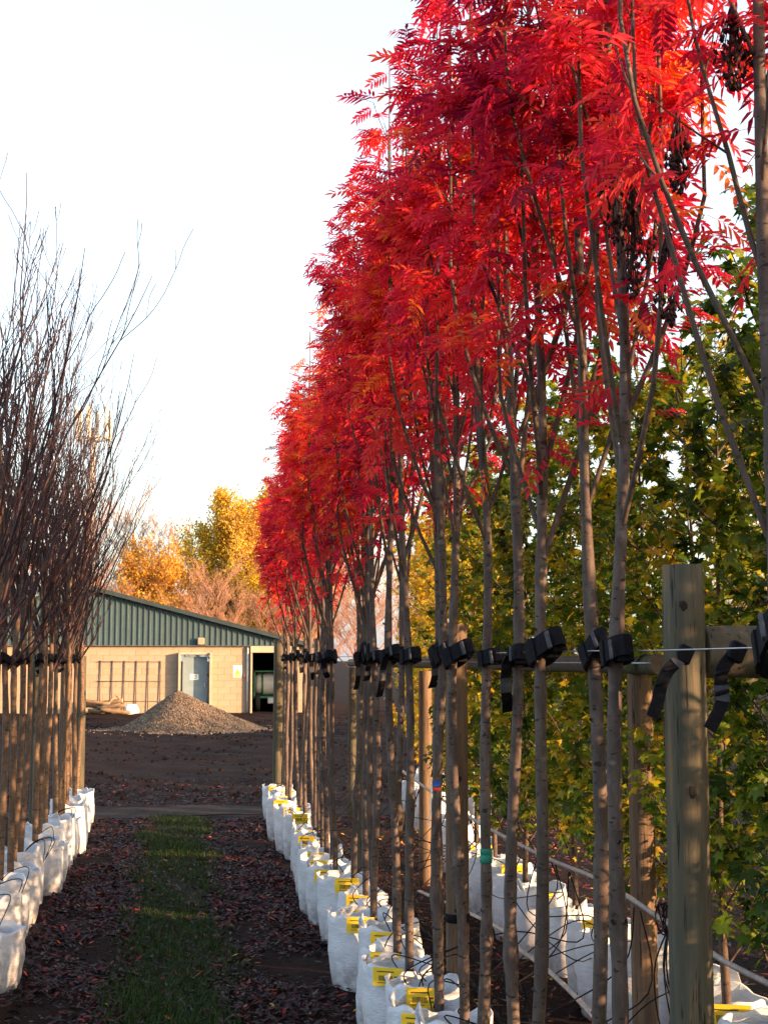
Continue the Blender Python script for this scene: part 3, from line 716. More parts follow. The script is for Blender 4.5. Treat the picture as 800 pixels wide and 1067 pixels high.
def make_bag(seed, label_on=True, flaps=2):
    A, F, top, low, rs = bag_mesh(seed); e = empty('tree_bag')
    link('sack', mesh('sack', A, F, M['bag'], True), e)
    mb = MB(); c = low.mean(0)+np.array([0, 0, .012]); n = len(low); mid = (low+c)/2+np.array([0, 0, .006])
    VV = list(low)+list(mid)+[c]
    mb.add(VV, [(k, (k+1) % n, n+(k+1) % n, n+k) for k in range(n)]+[(n+k, n+(k+1) % n, 2*n) for k in range(n)]).build('soil_fill', M['bag_soil'], e, True)
    for q in range(flaps):                                  # torn rim corners that stick up or fold out
        k = rs.randrange(n); w = rs.randint(2, 4); hh = rs.uniform(.02, .075); out = unit(top[k]-top.mean(0)); out[2] = 0
        bl, br = top[k], top[(k+w) % n]; ml_ = (bl+br)/2
        p = [bl, br, br*.6+ml_*.4+np.array([0, 0, hh*.6])+out*.012, bl*.7+ml_*.3+np.array([0, 0, hh])-out*.01, ]
        off = out*.0025
        V = [v+off for v in p]+[v-off for v in p]
        MB().add(V, [(0, 1, 2, 3), (7, 6, 5, 4), (0, 4, 5, 1), (1, 5, 6, 2), (2, 6, 7, 3), (3, 7, 4, 0)]).build('rim_flap', M['bag'], e)
    if label_on:
        a = -math.pi/2-.25; lb = empty('tmp')
        bpy.data.objects.remove(lb)
        # card hung just under the rim on the side facing up the alley
        kk = int(round((a % (2*math.pi))/(2*math.pi)*n)) % n
        t = top[kk]; o_ = Vector((math.cos(a), math.sin(a), 0)); T = Vector((-math.sin(a), math.cos(a), 0)); U = (Vector((0, 0, 1))-o_*.06).normalized()
        C = Vector(t)+o_*.016+U*(-.045)
        rm = Matrix((T, o_*-1, U)).transposed()
        card = MB().box(C, (.150, .0025, .085), 0, rm).build('yellow_label', M['yellow'], e)
        pr = MB(); rr_ = random.Random(seed+9); x = -.045
        face = C+o_*.0022
        while x < .022:
            w = rr_.choice([.0012, .002, .003]); pr.box(face+T*x+U*(-.006), (w, .0008, .024), 0, rm); x += w+rr_.choice([.0015, .002, .003])
        for j in range(2): pr.box(face+T*(.042)+U*(-.014+.016*j), (.020, .0008, .007), 0, rm)
        pr.box(face+T*(-.012)+U*.024, (.085, .0008, .005), 0, rm)
        pr.box(face+T*(-.02)+U*(-.027), (.06, .0008, .003), 0, rm)
        pr.build('print', M['ink'], card)
    return e
bags_l = [make_bag(700+i, True, [2, 1, 3, 2][i]) for i in range(4)]
bags_p = [make_bag(720+i, False, [2, 3, 1, 2][i]) for i in range(4)]
ul = [False]*4; up_ = [False]*4
rs = random.Random(31)
for (t, x, y) in red_trees:
    if y < 5.0: continue
    lab = 'white bag with yellow label under the %s rowan past thick post' % ORD[red_y.index(y)]
    o = place(bags_l, ul, rs.randrange(4), x-.035+rs.uniform(-.02, .02), y, rs.uniform(-.3, .2), 1+rs.uniform(-.06, .06), lab, 'bag', 'white tree bags', 1+rs.uniform(-.14, .08))
for k, (x, y) in enumerate(left_trees):
    lab = 'unlabelled white bag under the %s bare tree from the stout end post' % ORD[19-k]
    place(bags_p, up_, rs.randrange(4), x+.02+rs.uniform(-.04, .04), y, rs.uniform(0, 6.28), .98+rs.uniform(-.06, .08), lab, 'bag', 'white tree bags', 1.0+rs.uniform(-.2, .12))
for k, y in enumerate(np.arange(10.2, 17, .62)):
    place(bags_p, up_, k % 4, -2.55, float(y), rs.uniform(0, 6.28), 1.05, 'white bag under the %s tree from the yard, second bare row' % ORD[10-k], 'bag', 'white tree bags')
for k, (x, y) in enumerate(row2):
    a = bags_l if k % 2 == 0 else bags_p; u = ul if k % 2 == 0 else up_
    place(a, u, k % 4, x-.02, y, rs.uniform(-.4, .4), 1.06+rs.uniform(-.06, .12), ('large white bag with yellow label under the %s maple behind the rowans' if k % 2 == 0 else 'large white unlabelled bag under the %s maple behind the rowans') % ORD[k], 'bag', 'white tree bags')
for k, (x, y) in enumerate(row3):
    place(bags_p, up_, k % 4, x, y, rs.uniform(0, 6.28), 1.15, 'white bag under the %s maple of the hidden second row' % ORD[k], 'bag', 'white tree bags')
for arr, u in ((bags_l, ul), (bags_p, up_)):
    for i in range(4):
        if not u[i]:
            for ch in list(arr[i].children_recursive): bpy.data.objects.remove(ch)
            bpy.data.objects.remove(arr[i])

# ------------------------------------------------------------------ black tree ties
def make_tie(seed, tail=0.0, r=.021):
    rs = random.Random(seed); e = empty('tree_tie')
    tilt = R(20)
    loop = []
    for k in range(17):                                     # belt round trunk and out to the wire
        a = 2*math.pi*k/16; px = (r+.006)*math.cos(a); py = (r+.006)*math.sin(a)
        if py < 0: py = py*3.2
        loop.append((px, py, -py*math.tan(tilt)))
    MB().strip(loop, (0, math.sin(tilt), math.cos(tilt)), .042, .007).build('belt', M['rubber'], e)
    rot = Matrix.Rotation(-tilt, 3, 'X')
    MB().box((0.004, -.052, .014), (.026, .030, .034), .005, rot).box((0.004, -.034, .009), (.034, .007, .046), .002, rot).box((0.004, -.072, .019), (.034, .007, .050), .002, rot).build('spacer_block', M['rubber'], e)
    MB().strip([(-.030, .004, -.001), (-.032, -.014, .004), (-.030, -.030, .008)], (0, math.sin(tilt), math.cos(tilt)), .050, .005).build('keeper_loop', M['rubber'], e)
    MB().box((-.026, -.082, .022), (.006, .012, .040), .0015, rot).build('buckle', M['webbing'], e)
    if tail:
        P = [(-.024, -.055, .012), (-.034, -.045, -.01), (-.036, -.035, -.05), (-.034, -.028, -.05-tail*.4), (-.030, -.01, -.05-tail*.7), (-.028, .012, -.05-tail)]
        MB().strip(P, (1, .35, 0), .030, .004).build('tail', M['rubber'], e)
        MB().strip(P[2:4], (1, .35, 0), .0315, .0055).build('tail_sleeve', M['webbing'], e)
    return e
def trunk_at(t, h):
    """centre of a tree's trunk at height h, from its own mesh"""
    tr = [c for c in t.children if c.name.startswith('trunk')][0]
    vv = np.array([v.co[:] for v in tr.data.vertices]); nv = 44*9; vv = vv[:nv].reshape(44, 9, 3).mean(1)
    zz = h/t.scale[2]; x = np.interp(zz, vv[:, 2], vv[:, 0])*t.scale[0]; y = np.interp(zz, vv[:, 2], vv[:, 1])*t.scale[1]
    c, s_ = math.cos(t.rotation_euler.z), math.sin(t.rotation_euler.z)
    return t.location.x+c*x-s_*y, t.location.y+s_*x+c*y
ties = [make_tie(1), make_tie(2, .10), make_tie(3, .05)]
tu = [False]*3
rs = random.Random(44)
for k, (t, x, y) in enumerate(red_trees):
    w = 1 if abs(y-4.98) < .02 or k in (9, 14, 20) else (2 if k % 4 == 3 else 0)
    where = 'sparse dark-trunked rowan' if t is near else ORD[red_y.index(y)]+' rowan past the thick post'
    lab = ('black rubber tie belted round the ', 'black rubber tie with long hanging tail on the ', 'black rubber tie with short loose tail on the ')[w]+where
    s = 1.3+rs.uniform(-.08, .15)
    o = ties[w] if not tu[w] else copy_tree(ties[w]); tu[w] = True
    tc_ = trunk_at(t, WZ)
    o.location = (tc_[0], tc_[1], WZ+rs.uniform(-.016, .006)); o.rotation_euler = (rs.uniform(-.28, .22), rs.uniform(-.1, .1), rs.uniform(-.5, .35)+.2)
    if t is near: s = 1.5
    o.scale = (s, s, s); tag(o, lab, 'tree tie', 'black rubber tree ties')
for k, (x, y) in enumerate(left_trees):
    w = 2 if k % 3 == 1 else 0
    o = copy_tree(ties[w]); o.location = (x, y, 1.85); o.rotation_euler = (0, 0, rs.uniform(-.4, .4)); o.scale = (1.15,)*3
    tag(o, ('black rubber tie round the %s bare trunk from the stout post' if w == 0 else 'black rubber tie with loose tail on %s bare trunk from stout post') % ORD[19-k], 'tree tie', 'black rubber tree ties')
# two spare ties slung over the wire beside the thick post
def slung_tie(name_label, pts, w, gray, blk):
    e = empty('slung_tie', pts[0]); L = [tuple(np.array(p)-np.array(pts[0])) for p in pts]
    tag(e, name_label, 'tree tie', 'spare ties slung on the wire')
    # smooth the belt
    P = np.array(L); t = np.linspace(0, len(P)-1, 26); i = np.minimum(t.astype(int), len(P)-2); f = (t-i)[:, None]
    Q = P[i]*(1-f)+P[i+1]*f
    for _ in range(3): Q[1:-1] = (Q[:-2]+2*Q[1:-1]+Q[2:])/4
    W = [tuple(np.cross(t_, [0.12, 1.0, 0.0])) for t_ in np.gradient(Q, axis=0)]
    for _ in range(4): W = [tuple((np.array(W[max(i-1, 0)])+np.array(W[i])+np.array(W[min(i+1, len(W)-1)]))/3) for i in range(len(W))]
    MB().strip([tuple(q) for q in Q], W, w, .006).build('belt', M['rubber'], e)
    a, b = gray
    off = np.array([0, -.004, 0])
    MB().strip([tuple(q+off) for q in Q[a:b]], W[a:b], w*1.02, .004).build('worn_sleeve', M['webbing'], e)
    MB().box(tuple(Q[0]+np.array([-.004, -.010, -.004])), (.036, .024, .044), .004, Matrix.Rotation(R(25), 3, 'Y')).build('spacer_block', M['rubber'], e)
    for q in (Q[9], Q[14]): MB().box(tuple(q+np.array([0, -.004, 0])), (w*1.25, .012, .010), .003, Matrix.Rotation(R(-50 if q is Q[9] else -15), 3, 'Y')).build('keeper_loop', M['rubber'], e)
slung_tie('spare black tie slung on the wire across the thick post', [(1.200, 3.36, 1.868), (1.180, 3.345, 1.852), (1.147, 3.335, 1.825), (1.128, 3.33, 1.79), (1.122, 3.33, 1.755), (1.106, 3.33, 1.715)], .030, (4, 8), False)
slung_tie('spare tie with pale worn strip dangling below the crossbar', [(1.196, 3.02, 1.872), (1.178, 3.01, 1.855), (1.152, 3.00, 1.832), (1.150, 3.00, 1.79), (1.155, 3.00, 1.765), (1.138, 2.99, 1.735), (1.118, 2.985, 1.703)], .028, (12, 18), True)

# ------------------------------------------------------------------ irrigation
def spline(pts, n=40):
    P = np.array(pts, float); t = np.linspace(0, len(P)-1, n); i = np.minimum(t.astype(int), len(P)-2); f = (t-i)[:, None]
    p0 = P[np.maximum(i-1, 0)]; p1 = P[i]; p2 = P[i+1]; p3 = P[np.minimum(i+2, len(P)-1)]
    return .5*((2*p1)+(-p0+p2)*f+(2*p0-5*p1+4*p2-p3)*f**2+(-p0+3*p1-3*p2+p3)*f**3)
def pipe(name, label, pts, r, mat, cat, group, n=40, sides=6):
    P = spline(pts, n); V, F = tube_arrays(P, [r]*n, sides)
    return tag(link(name, mesh(name, V, F, M[mat], True)), label, cat, group)
pipe('irrigation_hose', 'grey irrigation hose sagging waist-high behind the thick post', [(1.80, 12, .95), (1.75, 9.06, .90), (1.75, 7.07, .90), (1.75, 5.99, .93), (1.76, 5.2, .90), (1.75, 4.75, .885), (1.75, 4.3, .885), (1.75, 3, .93)], .010, 'hose', 'hose', 'irrigation hoses', 60, 8)
pipe('irrigation_hose', 'grey irrigation hose looping low over white bags', [(1.55, 9.5, .35), (1.60, 7.4, .50), (1.6, 6.96, .485), (1.6, 6.3, .50), (1.6, 5.7, .48), (1.65, 5.0, .35), (1.7, 4.2, .30)], .010, 'hose', 'hose', 'irrigation hoses', 60, 8)
pipe('irrigation_hose', 'black main hose lying on the ground between tree rows', [(1.62, 3, .03), (1.58, 6, .04), (1.66, 9, .03), (1.58, 12, .04), (1.62, 16.5, .03)], .012, 'tube', 'hose', 'irrigation hoses', 60, 8)
rs = random.Random(61)
for k in range(64):
    y = rs.uniform(5.4, 16); s = rs.choice([0, 0, 1]); top = rs.uniform(.42, .62)
    x0 = 1.61 if rs.random() < .6 else 1.74; z0 = .05 if x0 < 1.7 else .9
    xb = (1.13 if s == 0 else 2.2)+rs.uniform(-.1, .1); yb = y+rs.uniform(-.35, .35)
    pts = [(x0, y, z0), (x0+rs.uniform(-.08, .08), y+rs.uniform(-.15, .15), z0*.5+rs.uniform(.1, .3)), ((x0+xb)/2+rs.uniform(-.08, .08), (y+yb)/2+rs.uniform(-.2, .2), top+rs.uniform(-.15, .12)), (xb+rs.uniform(-.1, .1), yb+rs.uniform(-.12, .12), .46), (xb, yb, .36)]
    pipe('drip_tube', 'thin black drip tube looping from hose into a white bag', pts, .0032, 'tube', 'tube', 'drip tubes', 26, 5)
for k in range(10):
    y = rs.uniform(8, 14); pts = [(-1.0, y, .36), (-.98+rs.uniform(-.05, .05), y+.12, .50), (-1.1, y+.3, .46), (-1.2, y+.42, .36)]
    pipe('drip_tube', 'thin black drip tube arching over bags of the bare trees', pts, .0032, 'tube', 'tube', 'drip tubes', 20, 5)
e = empty('coiled_tube', (1.72, 5.05, .93)); tag(e, 'coil of thin black tube hung from the hose by the thick post', 'tube', 'drip tubes')
MB().tube([(.02*math.sin(k*.37), .012*k/10+.06*math.cos(k*.5), .055*math.sin(k*.5)) for k in range(48)], [.0032]*48, 5).build('coil', M['tube'], e, True)
for k in range(5):
    MB().tube([tuple(p) for p in spline([(0, 0, -.03), (rs.uniform(-.05, .05), rs.uniform(-.1, .1), -.2), (rs.uniform(-.1, .1), rs.uniform(-.15, .15), -.45), (rs.uniform(-.15, .15), rs.uniform(-.2, .2), -.62)], 16)], [.0032]*16, 5).build('dangling_end', M['tube'], e, True)
# tag on trunk
tg = trunk_at([t for t in red_trees if abs(t[2]-6.30) < .01][0][0], 1.3)
e = empty('trunk_tag', (tg[0], tg[1], 1.30)); tag(e, 'blue and red flag tag on a white strip hung from a trunk', 'tag')
MB().box((-.005, -.024, .012), (.036, .003, .022), .0008).build('blue_flag', M['blue'], e)
MB().box((-.005, -.024, -.010), (.036, .003, .012), .0008).build('red_flag', M['redtag'], e)
MB().strip([(-.03, -.026, .03), (-.03, -.026, -.03), (-.034, -.026, -.10), (-.046, -.026, -.17)], (1, 0, 0), .006, .002).build('white_strip', M['white'], e)
e = empty('trunk_tape', (1.13, 5.45, 1.13))
tt = [t for t in red_trees if abs(t[2]-5.45) < .01][0]
e.location = (*trunk_at(tt[0], 1.12), 1.12); tag(e, 'dark green tape wound round a slender red rowan trunk', 'tape')
MB().lathe([(.0225, -.030), (.0240, -.028), (.0240, -.004), (.0225, -.002), (.0225, .003), (.0240, .006), (.0240, .022), (.0225, .024)], 14).build('winding', M['greentape'], e, True)
e = empty('post_band', (1.285, 6.75, .66)); tag(e, 'dark strap wound round the brown post above the bags', 'strap')
MB().lathe([(.0565, -.02), (.0585, -.018), (.0585, .018), (.0565, .02)], 20).build('band', M['rubber'], e, True)

# ------------------------------------------------------------------ barn
BY = 51.6
PX, PZ, EX, EZ = -3.38, 4.40, 4.48, 2.37
SL = (PZ-EZ)/(EX-PX); LX = PX-(EX-PX)
barn = empty('barn', (0, BY, 0)); tag(barn, 'low barn with dark green ribbed gable over sandy block wall', 'barn')
def roofz(x): return PZ-abs(x-PX)*SL
# ribbed cladding, one sheet with folded ribs
xs = []; step = .195; x = LX
while x < EX-.01:
    xs += [(x, 0), (x+.115, 0), (x+.135, -.045), (x+.175, -.045)]; x += step
xs = [q for q in xs if q[0] < EX]
V = []; F = []
for (x, y) in xs: V += [(x, y, 2.372), (x, y, max(roofz(x), 2.40))]
for i in range(len(xs)-1): F.append((2*i, 2*i+2, 2*i+3, 2*i+1))
link('cladding', mesh('cladding', V, F, M['cladding']), barn)
MB().box(((LX+EX)/2, -.05, 2.355), (EX-LX, .09, .03)).build('drip_flashing', M['darkmetal'], barn)
# roof slabs with verge trim
for sg in (1, -1):
    x1 = PX+sg*(EX-PX+.25); mb = MB(); z1 = PZ-(EX-PX+.25)*SL
    V = [(PX, -.25, PZ+.03), (x1, -.25, z1+.03), (x1, 12, z1+.03), (PX, 12, PZ+.03), (PX, -.25, PZ+.09), (x1, -.25, z1+.09), (x1, 12, z1+.09), (PX, 12, PZ+.09)]
    Fb = [(0, 3, 2, 1), (4, 5, 6, 7), (0, 1, 5, 4), (1, 2, 6, 5), (2, 3, 7, 6), (3, 0, 4, 7)]
    rf = mb.add(V, Fb).build('roof_slope', M['roof'], barn)
    V = [(PX, -.29, PZ-.05), (x1, -.29, z1-.05), (x1, -.255, z1-.05), (PX, -.255, PZ-.05), (PX, -.29, PZ+.10), (x1, -.29, z1+.10), (x1, -.255, z1+.10), (PX, -.255, PZ+.10)]
    MB().add(V, Fb).build('verge_trim', M['verge'], rf)
wall = MB().box(((LX-.14)/2, .14, 1.17), (-.14-LX, .20, 2.34)).box((1.72, .14, 1.17), (1.43, .20, 2.34)).box((.43, .14, 2.24), (1.14, .20, .20)).box((4.28, .14, 1.17), (.40, .20, 2.34)).box((EX-.1, 6.2, 1.17), (.2, 11.8, 2.34)).box((LX+.1, 6.2, 1.17), (.2, 11.8, 2.34)).build('wall', M['mortar'], barn)
blk = [mesh('block', MB().box((0, 0, 0), (.435, .06, .213), .006).v, MB().box((0, 0, 0), (.435, .06, .213), .006).f, M[k]) for k in ('block', 'block_b', 'block_c')]
half = [mesh('block', MB().box((0, 0, 0), (.21, .06, .213), .006).v, MB().box((0, 0, 0), (.21, .06, .213), .006).f, M[k]) for k in ('block', 'block_b', 'block_c')]
rs = random.Random(71)
def course(x0, x1, z, off):
    x = x0-(.2225 if off else 0)
    while x < x1-.05:
        a, b = max(x, x0), min(x+.445, x1); w = b-a
        if w > .06:
            o = link('block', (blk if w > .3 else half)[rs.choice([0, 0, 1, 1, 2])], wall)
            o.location = ((a+b)/2, .062+rs.uniform(-.002, .002), z)
            if w <= .3: o.scale = (w/.22, 1, 1)
            elif w < .44: o.scale = (w/.445, 1, 1)
        x += .445
for r in range(10):
    z = .115+r*.223
    course(-7.2, -.16, z, r % 2); course(1.03, 2.40, z, r % 2); course(4.10, 4.47, z, r % 2)
course(-.13, 1.0, .115+9*.223+.01, 0)
# door
door = empty('door', (0, 0, 0)); bpy.data.objects.remove(door)
door = MB().box((.45, .12, 1.0), (.86, .05, 1.96), .006).build('door', M['door'], barn); door['label'] = 'pale blue-grey steel door with white notice'
MB().box((.43, .088, 1.26), (.30, .012, .20), .002).build('notice', M['white'], door)
pm = MB()
for j, w in enumerate((.20, .22, .16)): pm.box((.43, .0805, 1.32-.055*j), (w, .003, .018))
pm.build('notice_print', M['ink'], door)
MB().box((.80, .075, .98), (.03, .05, .14), .006).build('handle', M['galv'], door)
MB().box((.45, .093, .97), (.004, .004, 1.9)).build('seam', M['darkmetal'], door)
for x in (-.09, 1.0):
    MB().box((x, -.13, 1.06), (.085, .30, 2.12), .005).build('door_jamb', M['cream'], barn)
MB().box((.455, -.10, 2.09), (1.0, .20, .085), .005).build('door_head', M['cream'], barn)
# bay
MB().box((3.25, -.03, 2.235), (1.72, .18, .23), .008).build('bay_lintel', M['cream'], barn)
MB().box((2.43, -.06, 1.05), (.065, .22, 2.11), .005).build('bay_jamb', M['cream'], barn)
MB().tube([(2.30, -.06, .02), (2.30, -.06, 2.3)], [.035]*2, 10).build('downpipe', M['galv'], barn, True)
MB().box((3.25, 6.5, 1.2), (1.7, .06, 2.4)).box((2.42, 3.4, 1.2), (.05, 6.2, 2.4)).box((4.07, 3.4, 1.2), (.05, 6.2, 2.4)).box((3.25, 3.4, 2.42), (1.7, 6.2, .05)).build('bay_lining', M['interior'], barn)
# wall signs and lamp
e = empty('warning_sign', (1.945, BY+.026, 1.46)); tag(e, 'white warning sign with yellow triangle on the block wall', 'sign')
MB().box((0, 0, 0), (.30, .008, .42), .002).build('plate', M['white'], e)
MB().add([(-.11, -.007, -.12), (.11, -.007, -.12), (0, -.007, .10)], [(0, 1, 2)]).box((0, -.0065, -.165), (.2, .004, .05)).build('yellow_triangle', M['yellow'], e)
MB().box((0, -.0095, -.04), (.022, .003, .075)).box((0, -.0095, -.095), (.022, .003, .022)).build('mark', M['ink'], e)
e = empty('call_button', (2.20, BY+.01, 1.30)); tag(e, 'small red call button beside the warning sign', 'button')
MB().box((0, 0, 0), (.08, .04, .1), .004).build('box', M['cream'], e); MB().lathe([(.03, -.02), (.03, -.05), (.02, -.055)], 12, axis='y').build('knob', M['redtag'], e)
e = empty('wall_lamp', (.65, BY-.05, 2.52)); tag(e, 'square tan floodlight on an arm below the green gable', 'lamp')
MB().box((0, -.10, 0), (.24, .14, .24), .012).build('housing', M['cream'], e); MB().box((0, -.174, 0), (.20, .006, .20), .001).build('lens', M['block'], e); MB().box((0, .0, 0), (.06, .08, .06)).build('bracket', M['darkmetal'], e)
# thin dark rods standing in for shadow stripes cast on the wall
e = empty('shadow_stripe_rods', (0, BY+.005, 0)); tag(e, 'thin dark rods standing in for shadow stripes on the block wall', 'frame')
for x in np.linspace(-2.83, -.76, 6): MB().tube([(x, -.03, .02), (x, 0, 1.84)], [.018]*2, 6).build('upright_shadow_rod', M['darkmetal'], e, True)
for z in (.42, 1.12, 1.80): MB().tube([(-2.95, -.03, z), (-.70, -.03, z)], [.010]*2, 6).build('cross_shadow_rod', M['darkmetal'], e, True)
# sprayer tank in the bay
e = empty('tank_trailer', (3.25, BY+1.6, 0)); tag(e, 'green framed trailer with cream tank parked in dark bay', 'trailer')
MB().lathe([(.02, -.62), (.30, -.60), (.38, -.50), (.40, -.2), (.40, .2), (.38, .50), (.30, .60), (.02, .62)], 20, (0, 0, .98), 'x').build('tank', M['tank'], e, True)
for x in (-.35, .35): MB().lathe([(.405, -.03), (.425, -.03), (.425, .03), (.405, .03)], 20, (x, 0, .98), 'x').build('strap', M['greenpaint'], e, True)
MB().box((0, 0, .52), (1.3, .9, .09), .01).box((0, -.42, 1.45), (1.35, .06, .06)).box((-.64, -.42, .98), (.06, .06, .95)).box((.64, -.42, .98), (.06, .06, .95)).build('chassis', M['greenpaint'], e)
for x in (-.52, .52):
    w = MB().lathe([(.14, -.09), (.30, -.09), (.34, -.05), (.34, .05), (.30, .09), (.14, .09)], 20, (x, -.25, .34), 'x').build('wheel', M['tyre'], e, True)
    MB().lathe([(.02, -.06), (.13, -.05), (.13, .05), (.02, .06)], 14, (x, -.25, .34), 'x').build('rim', M['galv'], w, True)
MB().box((0, -.48, .40), (.34, .24, .22), .02).build('pump', M['galv'], e)
# low log and scrap heap
rs = random.Random(81)
for k in range(11):
    x = -3.15+rs.uniform(0, .95); z = .12+.15*(k//4); L = rs.uniform(.5, 1.0); a = rs.uniform(-.35, .35); r = rs.uniform(.06, .10)
    e = empty('log', (x, BY-.8-.14*(k % 4)+rs.uniform(-.05, .05), z)); e.rotation_euler = (0, rs.uniform(-.15, .15), a); tag(e, 'sawn log in the untidy heap against the block wall', 'log', 'heap of logs by the wall')
    MB().tube([(-L/2, 0, 0), (-L/4, .01, .008), (L/4, -.008, 0), (L/2, 0, .01)], [r, r*1.03, r*.98, r*.95], 10).build('bark', M['log'], e, True)
    MB().lathe([(r*.9, -L/2-.004), (r*.9, -L/2-.003)], 10, axis='x').lathe([(r*.85, L/2+.003), (r*.85, L/2+.004)], 10, (0, 0, .01), 'x').build('cut_face', M['logend'], e)
e = empty('wooden_frame', (-2.25, BY-.95, .05)); tag(e, 'leaning A-shaped timber frame on the log heap', 'frame')
MB().tube([(-.45, 0, 0), (0, 0, .62)], [.03, .03], 6).build('rafter', M['logend'], e); MB().tube([(.5, 0, 0), (.02, 0, .60)], [.03, .03], 6).build('rafter', M['log'], e); MB().tube([(-.3, -.04, .25), (.3, -.04, .25)], [.025, .025], 6).build('tie_beam', M['log'], e)
e = empty('white_sack', (-1.75, BY-.9, 0)); tag(e, 'slumped white sack beside the log heap', 'sack')
V = []; n = 16
for t in np.linspace(0, 1, 8):
    for k in range(n):
        a = 2*math.pi*k/n; r = (.26-.1*t**2)*(1+.10*math.sin(3*a+t*4)); V.append((r*math.cos(a)*1.1+.05*t, r*math.sin(a), .34*t+.02*math.sin(2*a)*t))
MB().add(V, [(i*n+k, i*n+(k+1) % n, (i+1)*n+(k+1) % n, (i+1)*n+k) for i in range(7) for k in range(n)]+[tuple(range(7*n, 8*n))]).build('cloth', M['bag'], e, True)

# ------------------------------------------------------------------ gravel heap
rng = np.random.default_rng(9)
GX, GY = 0.05, 39.2
e = empty('gravel_heap', (GX, GY, 0)); tag(e, 'conical heap of brown gravel in front of the barn door', 'gravel heap')
def heapz(r, a):
    Rm = 1.85+.12*np.sin(2*a+1)+.10*np.sin(3*a)+.30*np.cos(a)*1.0
    t = np.clip(r/Rm, 0, 1); return 1.06*(1-t)**1.12*(1+.0*a)+.05*np.sin(r*7+a*3)*t*(1-t)
nr_, na = 40, 72
V = []
for i in range(nr_):
    for k in range(na):
        a = 2*np.pi*k/na; r = 2.3*i/(nr_-1); V.append((r*np.cos(a)-.18*(1-i/nr_), r*np.sin(a), heapz(r, a)+rng.normal(0, .010)-(.06 if i == nr_-1 else 0)-.005))
F = [(i*na+k, (i+1)*na+k, (i+1)*na+(k+1) % na, i*na+(k+1) % na) for i in range(nr_-1) for k in range(na)]
link('heap', mesh('heap', V, F, M['gravel'], True), e)
n = 9000; r = 2.3*np.sqrt(rng.uniform(0, 1, n))*rng.uniform(.75, 1.08, n); a = rng.uniform(0, 2*np.pi, n)
o = clods('stones', M['stone'], r*np.cos(a)-.18*(1-np.clip(r/2.45, 0, 1)), r*np.sin(a), heapz(r, a)+.004, rng.uniform(.014, .036, n), None, None); o.parent = e
n = 260; r = rng.uniform(1.9, 3.1, n); a = rng.uniform(0, 2*np.pi, n)
o = clods('stones', M['stone'], r*np.cos(a), r*np.sin(a), gz(GX+r*np.cos(a), GY+r*np.sin(a)), rng.uniform(.02, .05, n), None, None); o.parent = e

# ------------------------------------------------------------------ trees behind the barn
def far_tree(seed, h, spread, mat='far_bark', nlimb=26, leafmat_=None, nleaf=0, leaf=.16, zleaf=.3, upr=.05, name='far_tree', nl_bias=1.0):
    rs = random.Random(seed); rg = np.random.default_rng(seed); e = empty(name)
    P = trunk_path(rs, -.1, h*.85, 16, .10); rr = h*.016*np.clip(1-P[:, 2]/(h*.9), .06, 1)
    V, F = tube_arrays(P, rr, 7); link('trunk', mesh('trunk', V, F, M[mat], True), e)
    S = []; pts = []
    def br(p, a, ang, L, r, dep):
        d = (math.cos(a)*math.sin(ang), math.sin(a)*math.sin(ang), math.cos(ang))
        ns = 7 if dep == 0 else 4
        B, b = grow(p, d, L, r, max(r*.3, .0045), ns, upr, .07, rs); S.extend(segs_of(B, b)); pts.extend(list(B[1:]))
        if dep < 3:
            for k in range((7, 5, 4)[dep]):
                j = rs.randrange(1, ns); br(B[j], a+rs.uniform(-1.5, 1.5), R(rs.uniform(20, 60)), L*rs.uniform(.3, .58), max(b[j]*.5, .0045), dep+1)
    for b in range(nlimb):
        zb = h*(.12+.62*b/nlimb); i = int(np.argmin(np.abs(P[:, 2]-zb)))
        L = spread*(1.0-.5*(b/nlimb))*rs.uniform(.8, 1.15)
        br(P[i], b*2.4+rs.uniform(-.4, .4), R(rs.uniform(30, 55)), L, max(rr[i]*.4, .018), 0)
    V, F = build_sticks(S, 3); tag(link('branches', mesh('branches', V, F, M[mat]), e), kind='stuff')
    if nleaf:
        Q = np.array(pts); Q = Q[Q[:, 2] > h*zleaf]; idx = rg.integers(0, len(Q), nleaf)
        pos = Q[idx]+rg.normal(0, .13, (nleaf, 3))
        tv = np.array([[0, 0, 0], [.5, .42, .08], [1, 0, 0], [.5, -.42, .08]]); tf = np.array([[0, 1, 2, 3]])
        D = rg.normal(0, 1, (nleaf, 3)); V, F = scatter(tv, tf, pos, D, rg.normal(0, 1, (nleaf, 3)), leaf*rg.uniform(.6, 1.3, nleaf))
        hue = np.clip(.5+.25*np.sin(pos[:, 0]*1.1+pos[:, 2])-.35*np.clip((pos[:, 2]/h-.78)*4, 0, 1)+rg.normal(0, .15, nleaf), 0, 1)
        o = link('crown', mesh('crown', V, F, M[leafmat_], var=hue), e); tag(o, kind='stuff')
    return e
gold = far_tree(900, 9.6, 3.9, nlimb=34, leafmat_='gold_leaf', nleaf=46000, leaf=.105, zleaf=.30, upr=.10, name='golden_tree')
gold.location = (2.2, 62, 0); tag(gold, 'tall golden-leaved tree rising behind the green barn', 'tree')
ora = far_tree(901, 6.9, 2.8, leafmat_='orange_leaf', nleaf=16000, leaf=.10, zleaf=.35, name='orange_tree'); ora.location = (-1.2, 59.5, 0); tag(ora, 'smaller orange-yellow tree just behind the barn roof', 'tree')
f1 = far_tree(902, 10.4, 3.4, nlimb=32, upr=.09, name='leafless_tree'); f2 = far_tree(903, 9.0, 3.5, upr=.05, name='leafless_tree'); f3 = far_tree(904, 6.4, 3.0, nlimb=32, upr=.02, name='leafless_tree')
